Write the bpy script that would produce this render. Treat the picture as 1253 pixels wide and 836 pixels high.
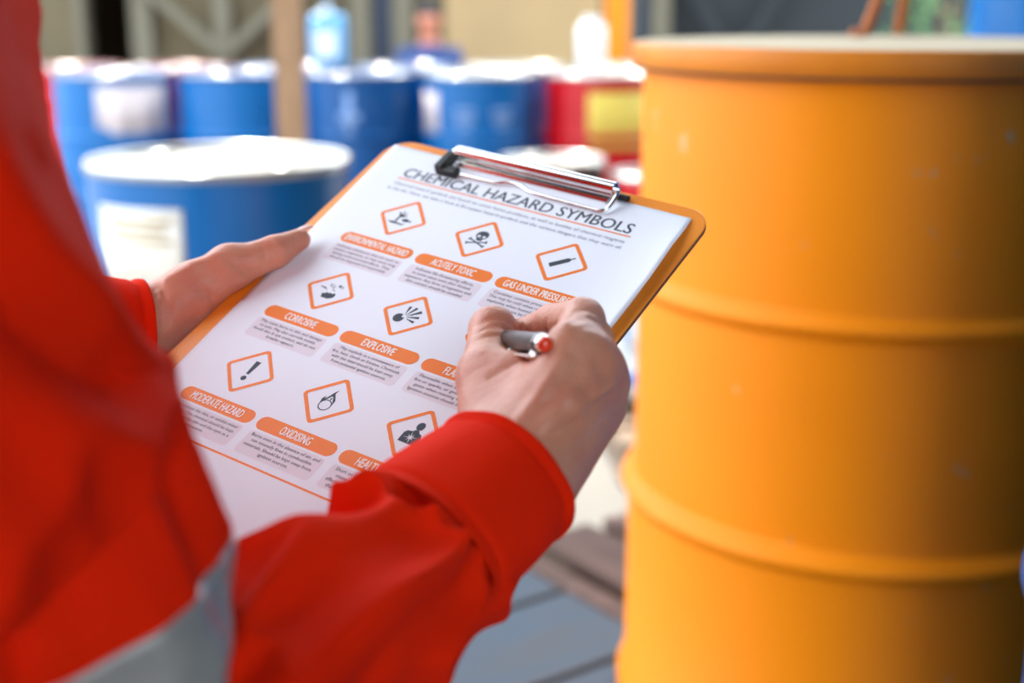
import bpy, bmesh, math, random
import numpy as np
from mathutils import Vector, Matrix, noise

for o in list(bpy.data.objects):
    bpy.data.objects.remove(o, do_unlink=True)
SC = bpy.context.scene
COL = SC.collection
random.seed(7)

# ------------------------------------------------------------------ camera
FPX, W, H = 1615.0, 1253.0, 836.0
PITCH, CAMZ = 0.252, 1.215
cam_d = bpy.data.cameras.new('camera')
cam_d.sensor_width = 36.0
cam_d.lens = FPX / W * 36.0
cam_d.clip_start = 0.02
cam_d.clip_end = 200
cam_d.dof.use_dof = True
cam_d.dof.focus_distance = 0.675
cam_d.dof.aperture_fstop = 4.3
cam = bpy.data.objects.new('camera', cam_d)
COL.objects.link(cam)
cam.location = (0, 0, CAMZ)
cam.rotation_euler = (math.pi / 2 - PITCH, 0, 0)
SC.camera = cam

# ------------------------------------------------------------------ light
SC.view_settings.view_transform = 'Standard'
SC.view_settings.look = 'None'
SC.view_settings.gamma = 1.0
SC.view_settings.use_curve_mapping = False
SC.view_settings.exposure = 1.65
world = bpy.data.worlds.new('sky')
SC.world = world
world.use_nodes = True
wn = world.node_tree
wn.nodes['Background'].inputs['Color'].default_value = (0.80, 0.90, 1.0, 1)
wn.nodes['Background'].inputs['Strength'].default_value = 1.6

sun_d = bpy.data.lights.new('sun_offscreen', 'SUN')
sun_d.energy = 4.5
sun_d.angle = math.radians(0.6)
sun_d.color = (1.0, 0.93, 0.82)
sun = bpy.data.objects.new('sun_offscreen', sun_d)
COL.objects.link(sun)
SUN_FROM = Vector((-0.30, 0.80, 1.05)).normalized()
sun.rotation_euler = SUN_FROM.to_track_quat('Z', 'Y').to_euler()

# ------------------------------------------------------------------ helpers
CW = np.array([[1, 0, 0],
               [0, -math.sin(PITCH), math.cos(PITCH)],
               [0, -math.cos(PITCH), -math.sin(PITCH)]])     # camera (right, down, forward) -> world
def pt(px, py, d):
    """point seen at a pixel, d metres away along the lens axis"""
    return CW @ np.array([(px - W / 2) / FPX * d, (py - H / 2) / FPX * d, d]) + np.array([0, 0, CAMZ])
def at_height(px, py, z):
    r = pt(px, py, 1.0) - np.array([0, 0, CAMZ])
    return np.array([0, 0, CAMZ]) + r * ((z - CAMZ) / r[2])
def at_dist(px, py, y):
    r = pt(px, py, 1.0) - np.array([0, 0, CAMZ])
    return np.array([0, 0, CAMZ]) + r * (y / r[1])

def lin(c):
    out = []
    for v in c[:3]:
        v = v / 255.0
        out.append(v / 12.92 if v <= 0.04045 else ((v + 0.055) / 1.055) ** 2.4)
    return tuple(out) + (1.0,)

def obj(name, verts, faces, mat=None, parent=None, smooth=True, loc=None):
    me = bpy.data.meshes.new(name)
    me.from_pydata([tuple(v) for v in verts], [], [tuple(f) for f in faces])
    me.update()
    return mesh_obj(name, me, mat, parent, smooth, loc)
def mesh_obj(name, me, mat=None, parent=None, smooth=True, loc=None):
    o = bpy.data.objects.new(name, me)
    COL.objects.link(o)
    if mat is not None and not me.materials:
        me.materials.append(mat)
    if smooth:
        me.shade_smooth()
    if parent is not None:
        o.parent = parent
    if loc is not None:
        o.location = loc
    return o
def bm_obj(name, bm, mat=None, parent=None, smooth=False, loc=None):
    me = bpy.data.meshes.new(name)
    bmesh.ops.recalc_face_normals(bm, faces=bm.faces[:])
    bm.to_mesh(me)
    bm.free()
    return mesh_obj(name, me, mat, parent, smooth, loc)
def thing(name, label, cat, loc=(0, 0, 0), rz=0.0, group=None):
    o = bpy.data.objects.new(name, None)
    COL.objects.link(o)
    o.location = loc
    o.rotation_euler = (0, 0, rz)
    return tag(o, label, cat, group)
def tag(o, label=None, cat=None, group=None, kind=None):
    if label: o['label'] = label
    if cat: o['category'] = cat
    if group: o['group'] = group
    if kind: o['kind'] = kind
    return o
def copy_tree(o, parent=None):
    c = o.copy()
    COL.objects.link(c)
    c.parent = parent
    for ch in list(o.children):
        copy_tree(ch, c)
    return c
def box_bm(sx, sy, sz, bevel=0.0, seg=2, loc=(0, 0, 0), bm=None):
    b = bmesh.new()
    bmesh.ops.create_cube(b, size=1.0)
    for v in b.verts:
        v.co = Vector((v.co.x * sx, v.co.y * sy, v.co.z * sz))
    if bevel > 0:
        bmesh.ops.bevel(b, geom=b.edges[:], offset=bevel, segments=seg, profile=0.5, affect='EDGES')
    for v in b.verts:
        v.co += Vector(loc)
    if bm is None:
        return b
    me = bpy.data.meshes.new('tmp'); b.to_mesh(me); b.free(); bm.from_mesh(me); bpy.data.meshes.remove(me)
    return bm
def lathe(profile, n=96, cap=True):
    verts, faces = [], []
    m = len(profile)
    for i in range(n):
        a = 2 * math.pi * i / n
        for r, z in profile:
            verts.append((r * math.cos(a), r * math.sin(a), z))
    for i in range(n):
        j = (i + 1) % n
        for k in range(m - 1):
            faces.append((i * m + k, j * m + k, j * m + k + 1, i * m + k + 1))
    if cap:
        faces.append(tuple(i * m + m - 1 for i in range(n)))
        faces.append(tuple(i * m for i in reversed(range(n))))
    return verts, faces
def catmull(P, n):
    P = np.array(P, float)
    Q = np.vstack([2 * P[0] - P[1], P, 2 * P[-1] - P[-2]])
    out = []
    k = len(P) - 1
    for i in range(n):
        t = i / (n - 1) * k
        s = min(int(t), k - 1); u = t - s
        a, b, c, d = Q[s], Q[s + 1], Q[s + 2], Q[s + 3]
        out.append(0.5 * (2 * b + (c - a) * u + (2 * a - 5 * b + 4 * c - d) * u * u + (3 * b - a - 3 * c + d) * u ** 3))
    return np.array(out)
def frames(C, up=(0, 0, 1)):
    T = np.gradient(C, axis=0)
    T /= np.linalg.norm(T, axis=1)[:, None]
    N = np.zeros_like(T)
    n = np.array(up, float); n -= T[0] * (n @ T[0])
    N[0] = n / np.linalg.norm(n)
    for i in range(1, len(C)):
        n = N[i - 1] - T[i] * (N[i - 1] @ T[i])
        N[i] = n / np.linalg.norm(n)
    return T, N, np.cross(T, N)
def tube(path, radii, n=24, m=60, up=(0, 0, 1), disp=None, cap=True, squash=None, straight=False):
    """swept tube; disp(s 0..1, angle, arclength) moves the surface out; angle 0 is towards up"""
    C = np.array(path, float) if straight else catmull(path, m)
    m = len(C)
    R = np.interp(np.linspace(0, 1, m), np.linspace(0, 1, len(radii)), radii)
    T, N, B = frames(C, up)
    L = np.r_[0, np.cumsum(np.linalg.norm(np.diff(C, axis=0), axis=1))]
    verts, faces = [], []
    for i in range(m):
        sq = squash(i / (m - 1)) if squash else (1, 1)
        for j in range(n):
            a = 2 * math.pi * j / n
            r = R[i] + (disp(i / (m - 1), a, L[i]) if disp else 0.0)
            verts.append(C[i] + N[i] * math.cos(a) * r * sq[0] + B[i] * math.sin(a) * r * sq[1])
    for i in range(m - 1):
        for j in range(n):
            k = (j + 1) % n
            faces.append((i * n + j, i * n + k, (i + 1) * n + k, (i + 1) * n + j))
    if cap:
        faces.append(tuple(reversed(range(n))))
        faces.append(tuple((m - 1) * n + j for j in range(n)))
    return verts, faces
def merge(*parts):
    V, F = [], []
    for v, f in parts:
        b = len(V)
        V += list(v)
        F += [tuple(i + b for i in g) for g in f]
    return V, F

# ------------------------------------------------------------------ materials
def mat(name, rgb, rough=0.5, metal=0.0, var=None, vscale=8.0, vamt=0.5, bump=0.0, bscale=60.0, spec=0.5,
        stretch=(1, 1, 1), sss=0.0, coat=0.0, sheen=0.0, detail=5.0):
    m = bpy.data.materials.new(name)
    m.use_nodes = True
    nt = m.node_tree
    b = nt.nodes['Principled BSDF']
    b.inputs['Base Color'].default_value = lin(rgb)
    b.inputs['Roughness'].default_value = rough
    b.inputs['Metallic'].default_value = metal
    b.inputs['Specular IOR Level'].default_value = spec
    if coat: b.inputs['Coat Weight'].default_value = coat
    if sheen:
        b.inputs['Sheen Weight'].default_value = sheen
        b.inputs['Sheen Roughness'].default_value = 0.4
    if sss:
        b.inputs['Subsurface Weight'].default_value = sss
        b.inputs['Subsurface Radius'].default_value = (0.006, 0.002, 0.001)
        b.inputs['Subsurface Scale'].default_value = 1.0
    if var is not None or bump:
        tc = nt.nodes.new('ShaderNodeTexCoord')
        mp = nt.nodes.new('ShaderNodeMapping')
        mp.inputs['Scale'].default_value = stretch
        nt.links.new(tc.outputs['Object'], mp.inputs['Vector'])
    if var is not None:
        n = nt.nodes.new('ShaderNodeTexNoise')
        n.inputs['Scale'].default_value = vscale
        n.inputs['Detail'].default_value = detail
        nt.links.new(mp.outputs['Vector'], n.inputs['Vector'])
        r = nt.nodes.new('ShaderNodeValToRGB')
        r.color_ramp.elements[0].position = 0.5 - 0.5 * vamt * 0.6
        r.color_ramp.elements[1].position = 0.5 + 0.5 * vamt * 0.6
        r.color_ramp.elements[0].color = lin(rgb)
        r.color_ramp.elements[1].color = lin(var)
        nt.links.new(n.outputs['Fac'], r.inputs['Fac'])
        nt.links.new(r.outputs['Color'], b.inputs['Base Color'])
    if bump:
        n2 = nt.nodes.new('ShaderNodeTexNoise')
        n2.inputs['Scale'].default_value = bscale
        n2.inputs['Detail'].default_value = 4
        nt.links.new(mp.outputs['Vector'], n2.inputs['Vector'])
        bp = nt.nodes.new('ShaderNodeBump')
        bp.inputs['Strength'].default_value = bump
        bp.inputs['Distance'].default_value = 0.002
        nt.links.new(n2.outputs['Fac'], bp.inputs['Height'])
        nt.links.new(bp.outputs['Normal'], b.inputs['Normal'])
    return m

def skin_mat():
    m = mat('skin', (216, 154, 122), rough=0.42, var=(192, 112, 90), vscale=46, vamt=1.3, sss=0.12, spec=0.4)
    nt = m.node_tree
    b = nt.nodes['Principled BSDF']
    tc = nt.nodes.new('ShaderNodeTexCoord')
    v = nt.nodes.new('ShaderNodeTexVoronoi')
    v.feature = 'DISTANCE_TO_EDGE'
    v.inputs['Scale'].default_value = 420
    nt.links.new(tc.outputs['Object'], v.inputs['Vector'])
    n = nt.nodes.new('ShaderNodeTexNoise')
    n.inputs['Scale'].default_value = 160
    n.inputs['Detail'].default_value = 6
    nt.links.new(tc.outputs['Object'], n.inputs['Vector'])
    ad = nt.nodes.new('ShaderNodeMath'); ad.operation = 'MULTIPLY_ADD'
    ad.inputs[1].default_value = 0.35
    nt.links.new(v.outputs['Distance'], ad.inputs[0])
    nt.links.new(n.outputs['Fac'], ad.inputs[2])
    bp = nt.nodes.new('ShaderNodeBump')
    bp.inputs['Strength'].default_value = 0.55
    bp.inputs['Distance'].default_value = 0.0012
    nt.links.new(ad.outputs['Value'], bp.inputs['Height'])
    nt.links.new(bp.outputs['Normal'], b.inputs['Normal'])
    return m

def cloth_mat():
    m = mat('coverall_cloth', (238, 42, 6), rough=0.8, var=(226, 32, 4), vscale=14, vamt=1.0, spec=0.05)
    nt = m.node_tree
    b = nt.nodes['Principled BSDF']
    tc = nt.nodes.new('ShaderNodeTexCoord')
    w = nt.nodes.new('ShaderNodeTexWave')
    w.bands_direction = 'DIAGONAL'
    w.inputs['Scale'].default_value = 330
    w.inputs['Distortion'].default_value = 0.6
    nt.links.new(tc.outputs['Object'], w.inputs['Vector'])
    n = nt.nodes.new('ShaderNodeTexNoise')
    n.inputs['Scale'].default_value = 45
    n.inputs['Detail'].default_value = 5
    nt.links.new(tc.outputs['Object'], n.inputs['Vector'])
    ad = nt.nodes.new('ShaderNodeMath'); ad.operation = 'MULTIPLY_ADD'
    ad.inputs[1].default_value = 0.10
    nt.links.new(w.outputs['Fac'], ad.inputs[0])
    nt.links.new(n.outputs['Fac'], ad.inputs[2])
    bp = nt.nodes.new('ShaderNodeBump')
    bp.inputs['Strength'].default_value = 0.35
    bp.inputs['Distance'].default_value = 0.003
    nt.links.new(ad.outputs['Value'], bp.inputs['Height'])
    nt.links.new(bp.outputs['Normal'], b.inputs['Normal'])
    return m

M = {}
M['concrete'] = mat('concrete_floor', (128, 124, 118), 0.9, var=(98, 96, 92), vscale=1.6, vamt=1.2, bump=0.4, bscale=40)
M['roof'] = mat('roof_sheet', (84, 88, 90), 0.7)
M['roof_beam'] = mat('roof_beam_paint', (96, 96, 92), 0.6)
M['wall'] = mat('shed_wall', (104, 92, 66), 0.85, var=(78, 70, 52), vscale=0.9, vamt=1.2)
M['wall_dark'] = mat('dark_shed_wall', (40, 46, 48), 0.8, var=(28, 33, 36), vscale=1.2, vamt=1.2)
M['brace'] = mat('grey_brace_paint', (102, 97, 80), 0.7)
M['timber'] = mat('timber_post', (172, 136, 102), 0.8, var=(132, 98, 70), vscale=14, vamt=1.0, stretch=(6, 6, 0.6))
M['skin'] = skin_mat()
M['nail'] = mat('finger_nail', (226, 168, 150), 0.25, spec=0.6)
M['cloth'] = cloth_mat()
M['boot'] = mat('boot_leather', (36, 30, 26), 0.5)
M['hair'] = mat('hair', (24, 20, 18), 0.5)
M['tape'] = mat('reflective_tape', (176, 174, 168), 0.38, metal=0.35, var=(150, 150, 150), vscale=60, vamt=1.0)
M['paper'] = mat('paper', (240, 242, 250), 0.6, spec=0.3)
M['ink'] = mat('dark_ink', (62, 70, 80), 0.6, spec=0.3)
M['ink_soft'] = mat('text_ink', (98, 96, 106), 0.6, spec=0.3)
M['orange_ink'] = mat('orange_ink', (246, 124, 26), 0.5, spec=0.3)
M['white_ink'] = mat('white_print', (250, 246, 244), 0.6, spec=0.3)
M['pink_ink'] = mat('pale_pink_print', (234, 224, 232), 0.6, spec=0.3)
M['board'] = mat('orange_board', (250, 150, 40), 0.42, var=(244, 140, 34), vscale=20)
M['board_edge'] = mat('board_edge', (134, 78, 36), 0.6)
M['chrome'] = mat('chrome', (238, 236, 232), 0.12, metal=1.0)
M['black_plastic'] = mat('black_plastic', (26, 27, 28), 0.45)
M['pen_body'] = mat('pen_body', (66, 58, 60), 0.28, metal=0.8)
M['pen_dark'] = mat('pen_dark', (30, 26, 32), 0.3, coat=0.5)
M['pen_red'] = mat('pen_red', (240, 64, 22), 0.3, coat=0.5)

# ------------------------------------------------------------------ the yard
def plane(name, pts, m, parent=None):
    return obj(name, pts, [tuple(range(len(pts)))], m, parent, smooth=False)
def box_obj(name, c, s, m, parent=None, bevel=0.0, rot=None):
    o = bm_obj(name, box_bm(s[0], s[1], s[2], bevel), m, parent, loc=tuple(c))
    if rot is not None:
        o.rotation_euler = rot
    return o
def beam(name, a, b, w, d, m, parent=None):
    a, b = Vector(a), Vector(b)
    o = bm_obj(name, box_bm(w, d, (b - a).length, min(w, d) * 0.06), m, parent, loc=(a + b) / 2)
    o.rotation_euler = (b - a).to_track_quat('Z', 'Y').to_euler()
    return o

tag(plane('floor', [(-14, -9, 0), (16, -9, 0), (16, 15, 0), (-14, 15, 0)], M['concrete']), kind='structure')
ROOF_Y, ROOF_Z = 5.45, 4.6
tag(box_obj('shade_roof', (1.75, (ROOF_Y - 4.5) / 2, ROOF_Z + 0.04), (6.3, ROOF_Y + 4.5, 0.06), M['roof']), kind='structure')  # unseen roof, added to keep the near things in shade
# unseen walls added to block light from the right, from behind and left-behind
tag(box_obj('shade_wall_front', (-0.65, -1.9, ROOF_Z / 2), (1.6, 0.12, ROOF_Z), M['wall_dark']), kind='structure')
tag(box_obj('shade_wall_left', (-1.4, -0.75, ROOF_Z / 2), (0.12, 2.2, ROOF_Z), M['wall_dark']), kind='structure')
tag(box_obj('shade_wall_front_right', (2.1, -1.9, ROOF_Z / 2), (1.0, 0.12, ROOF_Z), M['wall_dark']), kind='structure')
tag(box_obj('shade_wall_right', (2.6, ROOF_Y / 2 - 0.95, ROOF_Z / 2), (0.12, ROOF_Y + 1.9, ROOF_Z), M['wall_dark']), kind='structure')
for k, yy in enumerate((-4.0, -1.5, 1.0, ROOF_Y - 0.1)):
    tag(box_obj('trim_%d' % (20 + k), (1.75, yy, ROOF_Z - 0.04), (6.3, 0.10, 0.10), M['roof_beam']), kind='structure')
for k, (xx, yy) in enumerate(((4.8, -4.2), (4.8, ROOF_Y - 0.1), (-1.35, -4.2))):
    tag(box_obj('trim_%d' % (30 + k), (xx, yy, ROOF_Z / 2 - 0.05), (0.1, 0.1, ROOF_Z - 0.1), M['roof_beam']), kind='structure')

WALL_Y = 11.0
def wx(px, y=WALL_Y):
    return at_dist(px, 20, y)[0]
xa, xb = wx(800), wx(1700)
da, db, dh = wx(98), wx(166), 2.2
tag(box_obj('wall_back', ((db + xa) / 2, WALL_Y + 0.1, 1.6), (xa - db, 0.2, 3.2), M['wall']), kind='structure')
tag(box_obj('wall_back_left', ((-9 + da) / 2, WALL_Y + 0.1, 1.6), (da + 9, 0.2, 3.2), M['wall']), kind='structure')
tag(box_obj('wall_back_lintel', ((da + db) / 2, WALL_Y + 0.1, (dh + 3.2) / 2), (db - da, 0.2, 3.2 - dh), M['wall']), kind='structure')
# the room behind the doorway
for nm_, c_, s_ in (('wall_room_back', ((da + db) / 2, WALL_Y + 2.85, 1.4), (2.8, 0.1, 2.8)), ('wall_room_left', ((da + db) / 2 - 1.35, WALL_Y + 1.5, 1.4), (0.1, 2.6, 2.8)),
                    ('wall_room_right', ((da + db) / 2 + 1.35, WALL_Y + 1.5, 1.4), (0.1, 2.6, 2.8)), ('ceiling_room', ((da + db) / 2, WALL_Y + 1.55, 2.85), (2.8, 2.7, 0.1))):
    tag(box_obj(nm_, c_, s_, M['wall']), kind='structure')
tag(box_obj('wall_back_right', ((xa + xb) / 2 + 0.05, WALL_Y + 0.1, 1.6), (xb - xa, 0.2, 3.2), M['wall_dark']), kind='structure')
tag(box_obj('wall_back_centre', ((wx(545) + wx(735)) / 2, WALL_Y - 0.03, 1.6), (wx(735) - wx(545), 0.06, 3.2), mat('tan_wall_panel', (176, 148, 104), 0.85, var=(150, 128, 92), vscale=1.1, vamt=1.1)), kind='structure')
def opening(n, p0, p1, z1, m):
    a, b = wx(p0), wx(p1)
    d = tag(box_obj('door_%d' % n, ((a + b) / 2, WALL_Y - 0.01, z1 / 2), (b - a, 0.05, z1), m), kind='structure')
    for xx in (a, b):
        box_obj('door_frame', (xx - (a + b) / 2, -0.02, 0), (0.07, 0.06, z1 + 0.05), M['brace'], d)
    return d
M['blue_door'] = mat('blue_door', (26, 44, 66), 0.6)
dr = bmesh.new()
for xx in (da, db): box_bm(0.07, 0.24, dh, 0.004, 1, (xx - (da + db) / 2, 0.08, 0), dr)
box_bm(db - da + 0.07, 0.24, 0.07, 0.004, 1, (0, 0.08, dh / 2 + 0.0), dr)
tag(bm_obj('door_1', dr, M['brace'], loc=((da + db) / 2, WALL_Y, dh / 2)), kind='structure')
opening(2, 452, 484, 2.2, M['blue_door'])
opening(3, 772, 798, 2.2, M['blue_door'])
tn = 1
def trim_beam(a, b, w=0.12, m=None):
    global tn
    tag(beam('trim_%d' % tn, a, b, w, 0.08, m or M['brace']), kind='structure')
    tn += 1
for px in (176, 272, 355, 440, 495, 810):
    trim_beam((wx(px, 10.9), 10.9, 0), (wx(px, 10.9), 10.9, 3.1), 0.13)
for (p0, z0, p1, z1) in ((176, 1.35, 272, 0.80), (272, 0.80, 368, 1.35), (272, 2.6, 176, 1.5), (272, 2.6, 368, 1.5),
                         (830, 1.5, 900, 0.7), (970, 1.5, 900, 0.7)):
    trim_beam((wx(p0, 10.85), 10.85, z0), (wx(p1, 10.85), 10.85, z1), 0.10, M['brace'] if p0 < 800 else M['wall_dark'])

# timber post that carries the added roof's edge
pb = at_dist(356, 120, ROOF_Y - 0.1)
post = box_obj('timber_post', (pb[0], ROOF_Y - 0.1, (ROOF_Z - 0.1) / 2), (0.108, 0.108, ROOF_Z - 0.1), M['timber'], bevel=0.004)
tag(post, 'rough brown timber post rising behind the blue drum with the large white label', 'post')
o = at_dist(755, 40, 8.2)
post = thing('orange_post', 'bright orange steel post behind the red drum with the yellow label', 'post', (o[0], o[1], 0))
box_obj('post_shaft', (0, 0, 1.3), (0.135, 0.10, 2.6), mat('orange_paint', (240, 140, 10), 0.5), post, 0.01)
box_obj('base_plate', (0, 0, 0.01), (0.28, 0.24, 0.02), M['roof_beam'], post, 0.003)

# ------------------------------------------------------------------ drums
def drum_profile(r, h, hoops, hb=0.011, hw=0.018):
    p = [(0.0, 0.012), (r - 0.014, 0.012), (r - 0.012, 0.0), (r + 0.004, 0.0), (r + 0.005, 0.010), (r, 0.016)]
    z0 = 0.03
    zs = sorted(hoops)
    for z in zs:
        p += [(r, z - hw * 1.25)]
        for k in range(9):
            t = k / 8
            p.append((r + hb * math.sin(math.pi * t) ** 0.8, z - hw + 2 * hw * t))
        p += [(r, z + hw * 1.25)]
    p += [(r, h - 0.02)]
    return p
def top_profile(r, h, rec=0.016):
    p = [(r, h - 0.02), (r + 0.005, h - 0.017), (r + 0.006, h - 0.004), (r + 0.003, h), (r - 0.006, h), (r - 0.009, h - 0.003),
         (r - 0.010, h - rec), (r - 0.03, h - rec - 0.002), (r - 0.05, h - rec), (r * 0.45, h - rec + 0.003), (0.0, h - rec + 0.004)]
    return p
def paint(name, rgb, var, rough=0.33, chips=(120, 120, 118), scale=5.0):
    m = mat(name, rgb, rough, var=var, vscale=scale, vamt=1.1, bump=0.12, bscale=18)
    nt = m.node_tree
    b = nt.nodes['Principled BSDF']
    b.inputs['Specular IOR Level'].default_value = 0.35
    src = b.inputs['Base Color'].links[0].from_socket
    tc = nt.nodes.new('ShaderNodeTexCoord')
    n = nt.nodes.new('ShaderNodeTexNoise'); n.inputs['Scale'].default_value = 26; n.inputs['Detail'].default_value = 8
    n.inputs['Roughness'].default_value = 0.65
    nt.links.new(tc.outputs['Object'], n.inputs['Vector'])
    r = nt.nodes.new('ShaderNodeValToRGB')
    r.color_ramp.elements[0].position = 0.655; r.color_ramp.elements[1].position = 0.70
    nt.links.new(n.outputs['Fac'], r.inputs['Fac'])
    mx = nt.nodes.new('ShaderNodeMixRGB')
    mx.inputs['Color2'].default_value = lin(chips)
    nt.links.new(r.outputs['Color'], mx.inputs['Fac'])
    nt.links.new(src, mx.inputs['Color1'])
    nt.links.new(mx.outputs['Color'], b.inputs['Base Color'])
    return m
M['blue'] = paint('blue_drum_paint', (0, 100, 168), (0, 90, 154))
M['blue_dark'] = paint('darkened_blue_drum_paint', (0, 80, 144), (0, 70, 128))  # darker copy of the drum blue, made for a back-row drum in shade
M['red'] = paint('red_drum_paint', (196, 12, 24), (176, 10, 22))
M['black_drum'] = paint('black_drum_paint', (40, 40, 38), (30, 30, 30))
M['steel_lid'] = mat('bare_steel_lid', (178, 178, 172), 0.34, metal=0.6, var=(150, 150, 146), vscale=9, vamt=1.0)
M['blue_lid'] = mat('blue_lid', (74, 92, 128), 0.30, metal=0.3, var=(54, 76, 118), vscale=9, vamt=1.0)
M['red_lid'] = mat('red_lid', (128, 56, 54), 0.32, metal=0.2, var=(136, 60, 60), vscale=9, vamt=1.0)
M['ring'] = mat('glint_rim_steel', (206, 206, 204), 0.16, metal=1.0)  # glossy metal for a ring added round drum rims to catch sun glints
M['label_white'] = mat('drum_label_paper', (226, 224, 216), 0.7, var=(204, 196, 178), vscale=16, vamt=0.7)
M['label_pink'] = mat('faded_label_paper', (214, 202, 200), 0.7, var=(196, 182, 184), vscale=12, vamt=0.9)
M['label_yellow'] = mat('yellow_label_paper', (224, 198, 84), 0.7, var=(210, 184, 84), vscale=10, vamt=0.9)
M['label_text'] = mat('faded_label_text', (176, 150, 104), 0.8)

def curved_patch(r, a0, a1, z0, z1, n=16, off=0.0012, th=0.0006, notch=None):
    V, F = [], []
    m = 2
    for i in range(n + 1):
        t = i / n
        a = a0 + (a1 - a0) * t
        zl = z0 if notch is None else z0 + notch(t)
        for rr in (r + off, r + off + th):
            for z in (zl, z1):
                V.append((rr * math.cos(a), rr * math.sin(a), z))
    for i in range(n):
        b, c = i * 4, (i + 1) * 4
        F += [(b + 2, c + 2, c + 3, b + 3), (b, b + 1, c + 1, c), (b + 1, b + 3, c + 3, c + 1), (b, c, c + 2, b + 2)]
    F += [(0, 2, 3, 1), (n * 4, n * 4 + 1, n * 4 + 3, n * 4 + 2)]
    return V, F
DRUM = {}
def drum_meshes(r, h, hoops, n=96):
    k = (r, h, tuple(hoops), n)
    if k not in DRUM:
        bd = bpy.data.meshes.new('drum_body'); v, f = lathe(drum_profile(r, h, hoops), n, cap=False); bd.from_pydata(v, [], f)
        tp = bpy.data.meshes.new('drum_top'); v, f = lathe(top_profile(r, h), n, cap=False); tp.from_pydata(v, [], f)
        bg = bpy.data.meshes.new('bung'); v, f = lathe([(0, 0), (0.034, 0), (0.034, 0.006), (0.028, 0.012), (0.012, 0.014), (0, 0.014)], 24, cap=False)
        bg.from_pydata(v, [], f)
        rg = bpy.data.meshes.new('glint_ring'); v, f = lathe([(r + .0035 + .0042 * math.cos(q), h - .003 + .0042 * math.sin(q)) for q in [k_ * math.pi / 6 for k_ in range(13)]], n, cap=False)
        rg.from_pydata(v, [], f)
        for me in (bd, tp, bg, rg):
            me.update(); me.shade_smooth()
        DRUM[k] = (bd, tp, bg, rg)
    return DRUM[k]
def part(name, me, m, parent, loc=(0, 0, 0)):
    me2 = me.copy() if (me.materials and me.materials[0] != m) else me
    if not me2.materials:
        me2.materials.append(m)
    elif me2.materials[0] != m:
        me2.materials[0] = m
    o = bpy.data.objects.new(name, me2); COL.objects.link(o); o.parent = parent; o.location = loc
    return o
def steel_drum(label, x, y, z, body_m, top_m, r=0.286, h=0.88, hoops=(0.30, 0.585), rz=0.0, group=None, name='steel_drum', bungs=True, n=96):
    t = thing(name, label, 'drum', (x, y, z), rz, group)
    a, b, c, e_ = drum_meshes(r, h, hoops, n)
    part('glint_ring', e_, M['ring'], t)  # added so the sun glints on the rim
    part('drum_body', a, body_m, t)
    part('drum_top', b, top_m, t)
    if bungs:
        part('bung', c, M['steel_lid'], t, (0, r * 0.72, h - 0.015))
        part('bung', c, M['steel_lid'], t, (0, -r * 0.74, h - 0.015))
    return t
def face_angle(x, y):
    return math.atan2(-y, -x)          # direction from the drum towards the camera

# the near blue drum with the white label, in front of the post
p = at_dist(268, 192, 2.95)
d = steel_drum('blue steel drum with large white label standing in front of the timber post', p[0], 2.95, 0, M['blue'], M['steel_lid'], rz=0.9)
fa = face_angle(p[0], 2.95) - 0.9
lab = obj('drum_label', *curved_patch(0.286, fa - 1.05, fa - 0.28, 0.60, 0.805), M['label_white'], d)
obj('label_text', *merge(*[curved_patch(0.287, fa - 0.92 + 0.02 * k, fa - 0.36 - 0.05 * (k % 2), 0.775 - 0.022 * k, 0.785 - 0.022 * k, 8, 0.0014) for k in range(3)]), M['label_text'], lab)

# back row of drums, side by side
ROWY = 6.6
def rowx(px, y): return at_dist(px, 90, y)[0]
back = [(138, 'blue', 'blue_lid', 'blue drum with a torn pale label in the back row'),
        (288, 'blue', 'blue_lid', 'blue drum without label between torn-label drum and timber post, back row'),
        (438, 'blue_dark', 'blue_lid', 'blue drum darkened by painted shade, with faint white stencil marks, back row'),  # shade on this drum is put into its colour
        (588, 'blue', 'steel_lid', 'blue drum with two round white stencil marks beside the red drum, back row'),
        (738, 'red', 'steel_lid', 'red steel drum with yellow label in the back row')]
for i, (px, bm_, lm, lb) in enumerate(back):
    x = rowx(438, ROWY) + (i - 2) * 0.603; y = ROWY + (0.04 if i in (1, 2) else 0.0)
    dz = 0.0
    rz = 0.7 * i
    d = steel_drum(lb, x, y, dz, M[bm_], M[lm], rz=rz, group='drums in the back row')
    fa = face_angle(x, y) - rz
    if i == 0:
        obj('drum_label', *curved_patch(0.286, fa - 0.30, fa + 0.98, 0.585, 0.825, 20,
            notch=lambda t: 0.05 * max(0.0, 1 - t * 3.2) + 0.012 * math.sin(t * 17)), M['label_pink'], d)
    if i == 2:
        M['stencil'] = mat('white_stencil', (120, 150, 196), 0.6)
        obj('stencil_mark', *curved_patch(0.286, fa - 0.35, fa + 0.0, 0.66, 0.70), M['stencil'], d)
        obj('stencil_mark', *curved_patch(0.286, fa - 0.25, fa - 0.12, 0.56, 0.80), M['stencil'], d)
    if i == 3:
        for aa in (-0.28, 0.36):
            for zz, ww in ((0.70, 0.17), (0.665, 0.15), (0.63, 0.10), (0.56, 0.08)):
                obj('stencil_mark', *curved_patch(0.286, fa + aa - ww, fa + aa + ww, zz, zz + 0.022), M['stencil'], d)
        obj('drum_label', *curved_patch(0.286, fa - 1.25, fa - 0.80, 0.585, 0.80), M['label_pink'], d)
    if i == 4:
        obj('drum_label', *curved_patch(0.286, fa - 0.25, fa + 0.95, 0.535, 0.80), M['label_yellow'], d)
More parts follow.
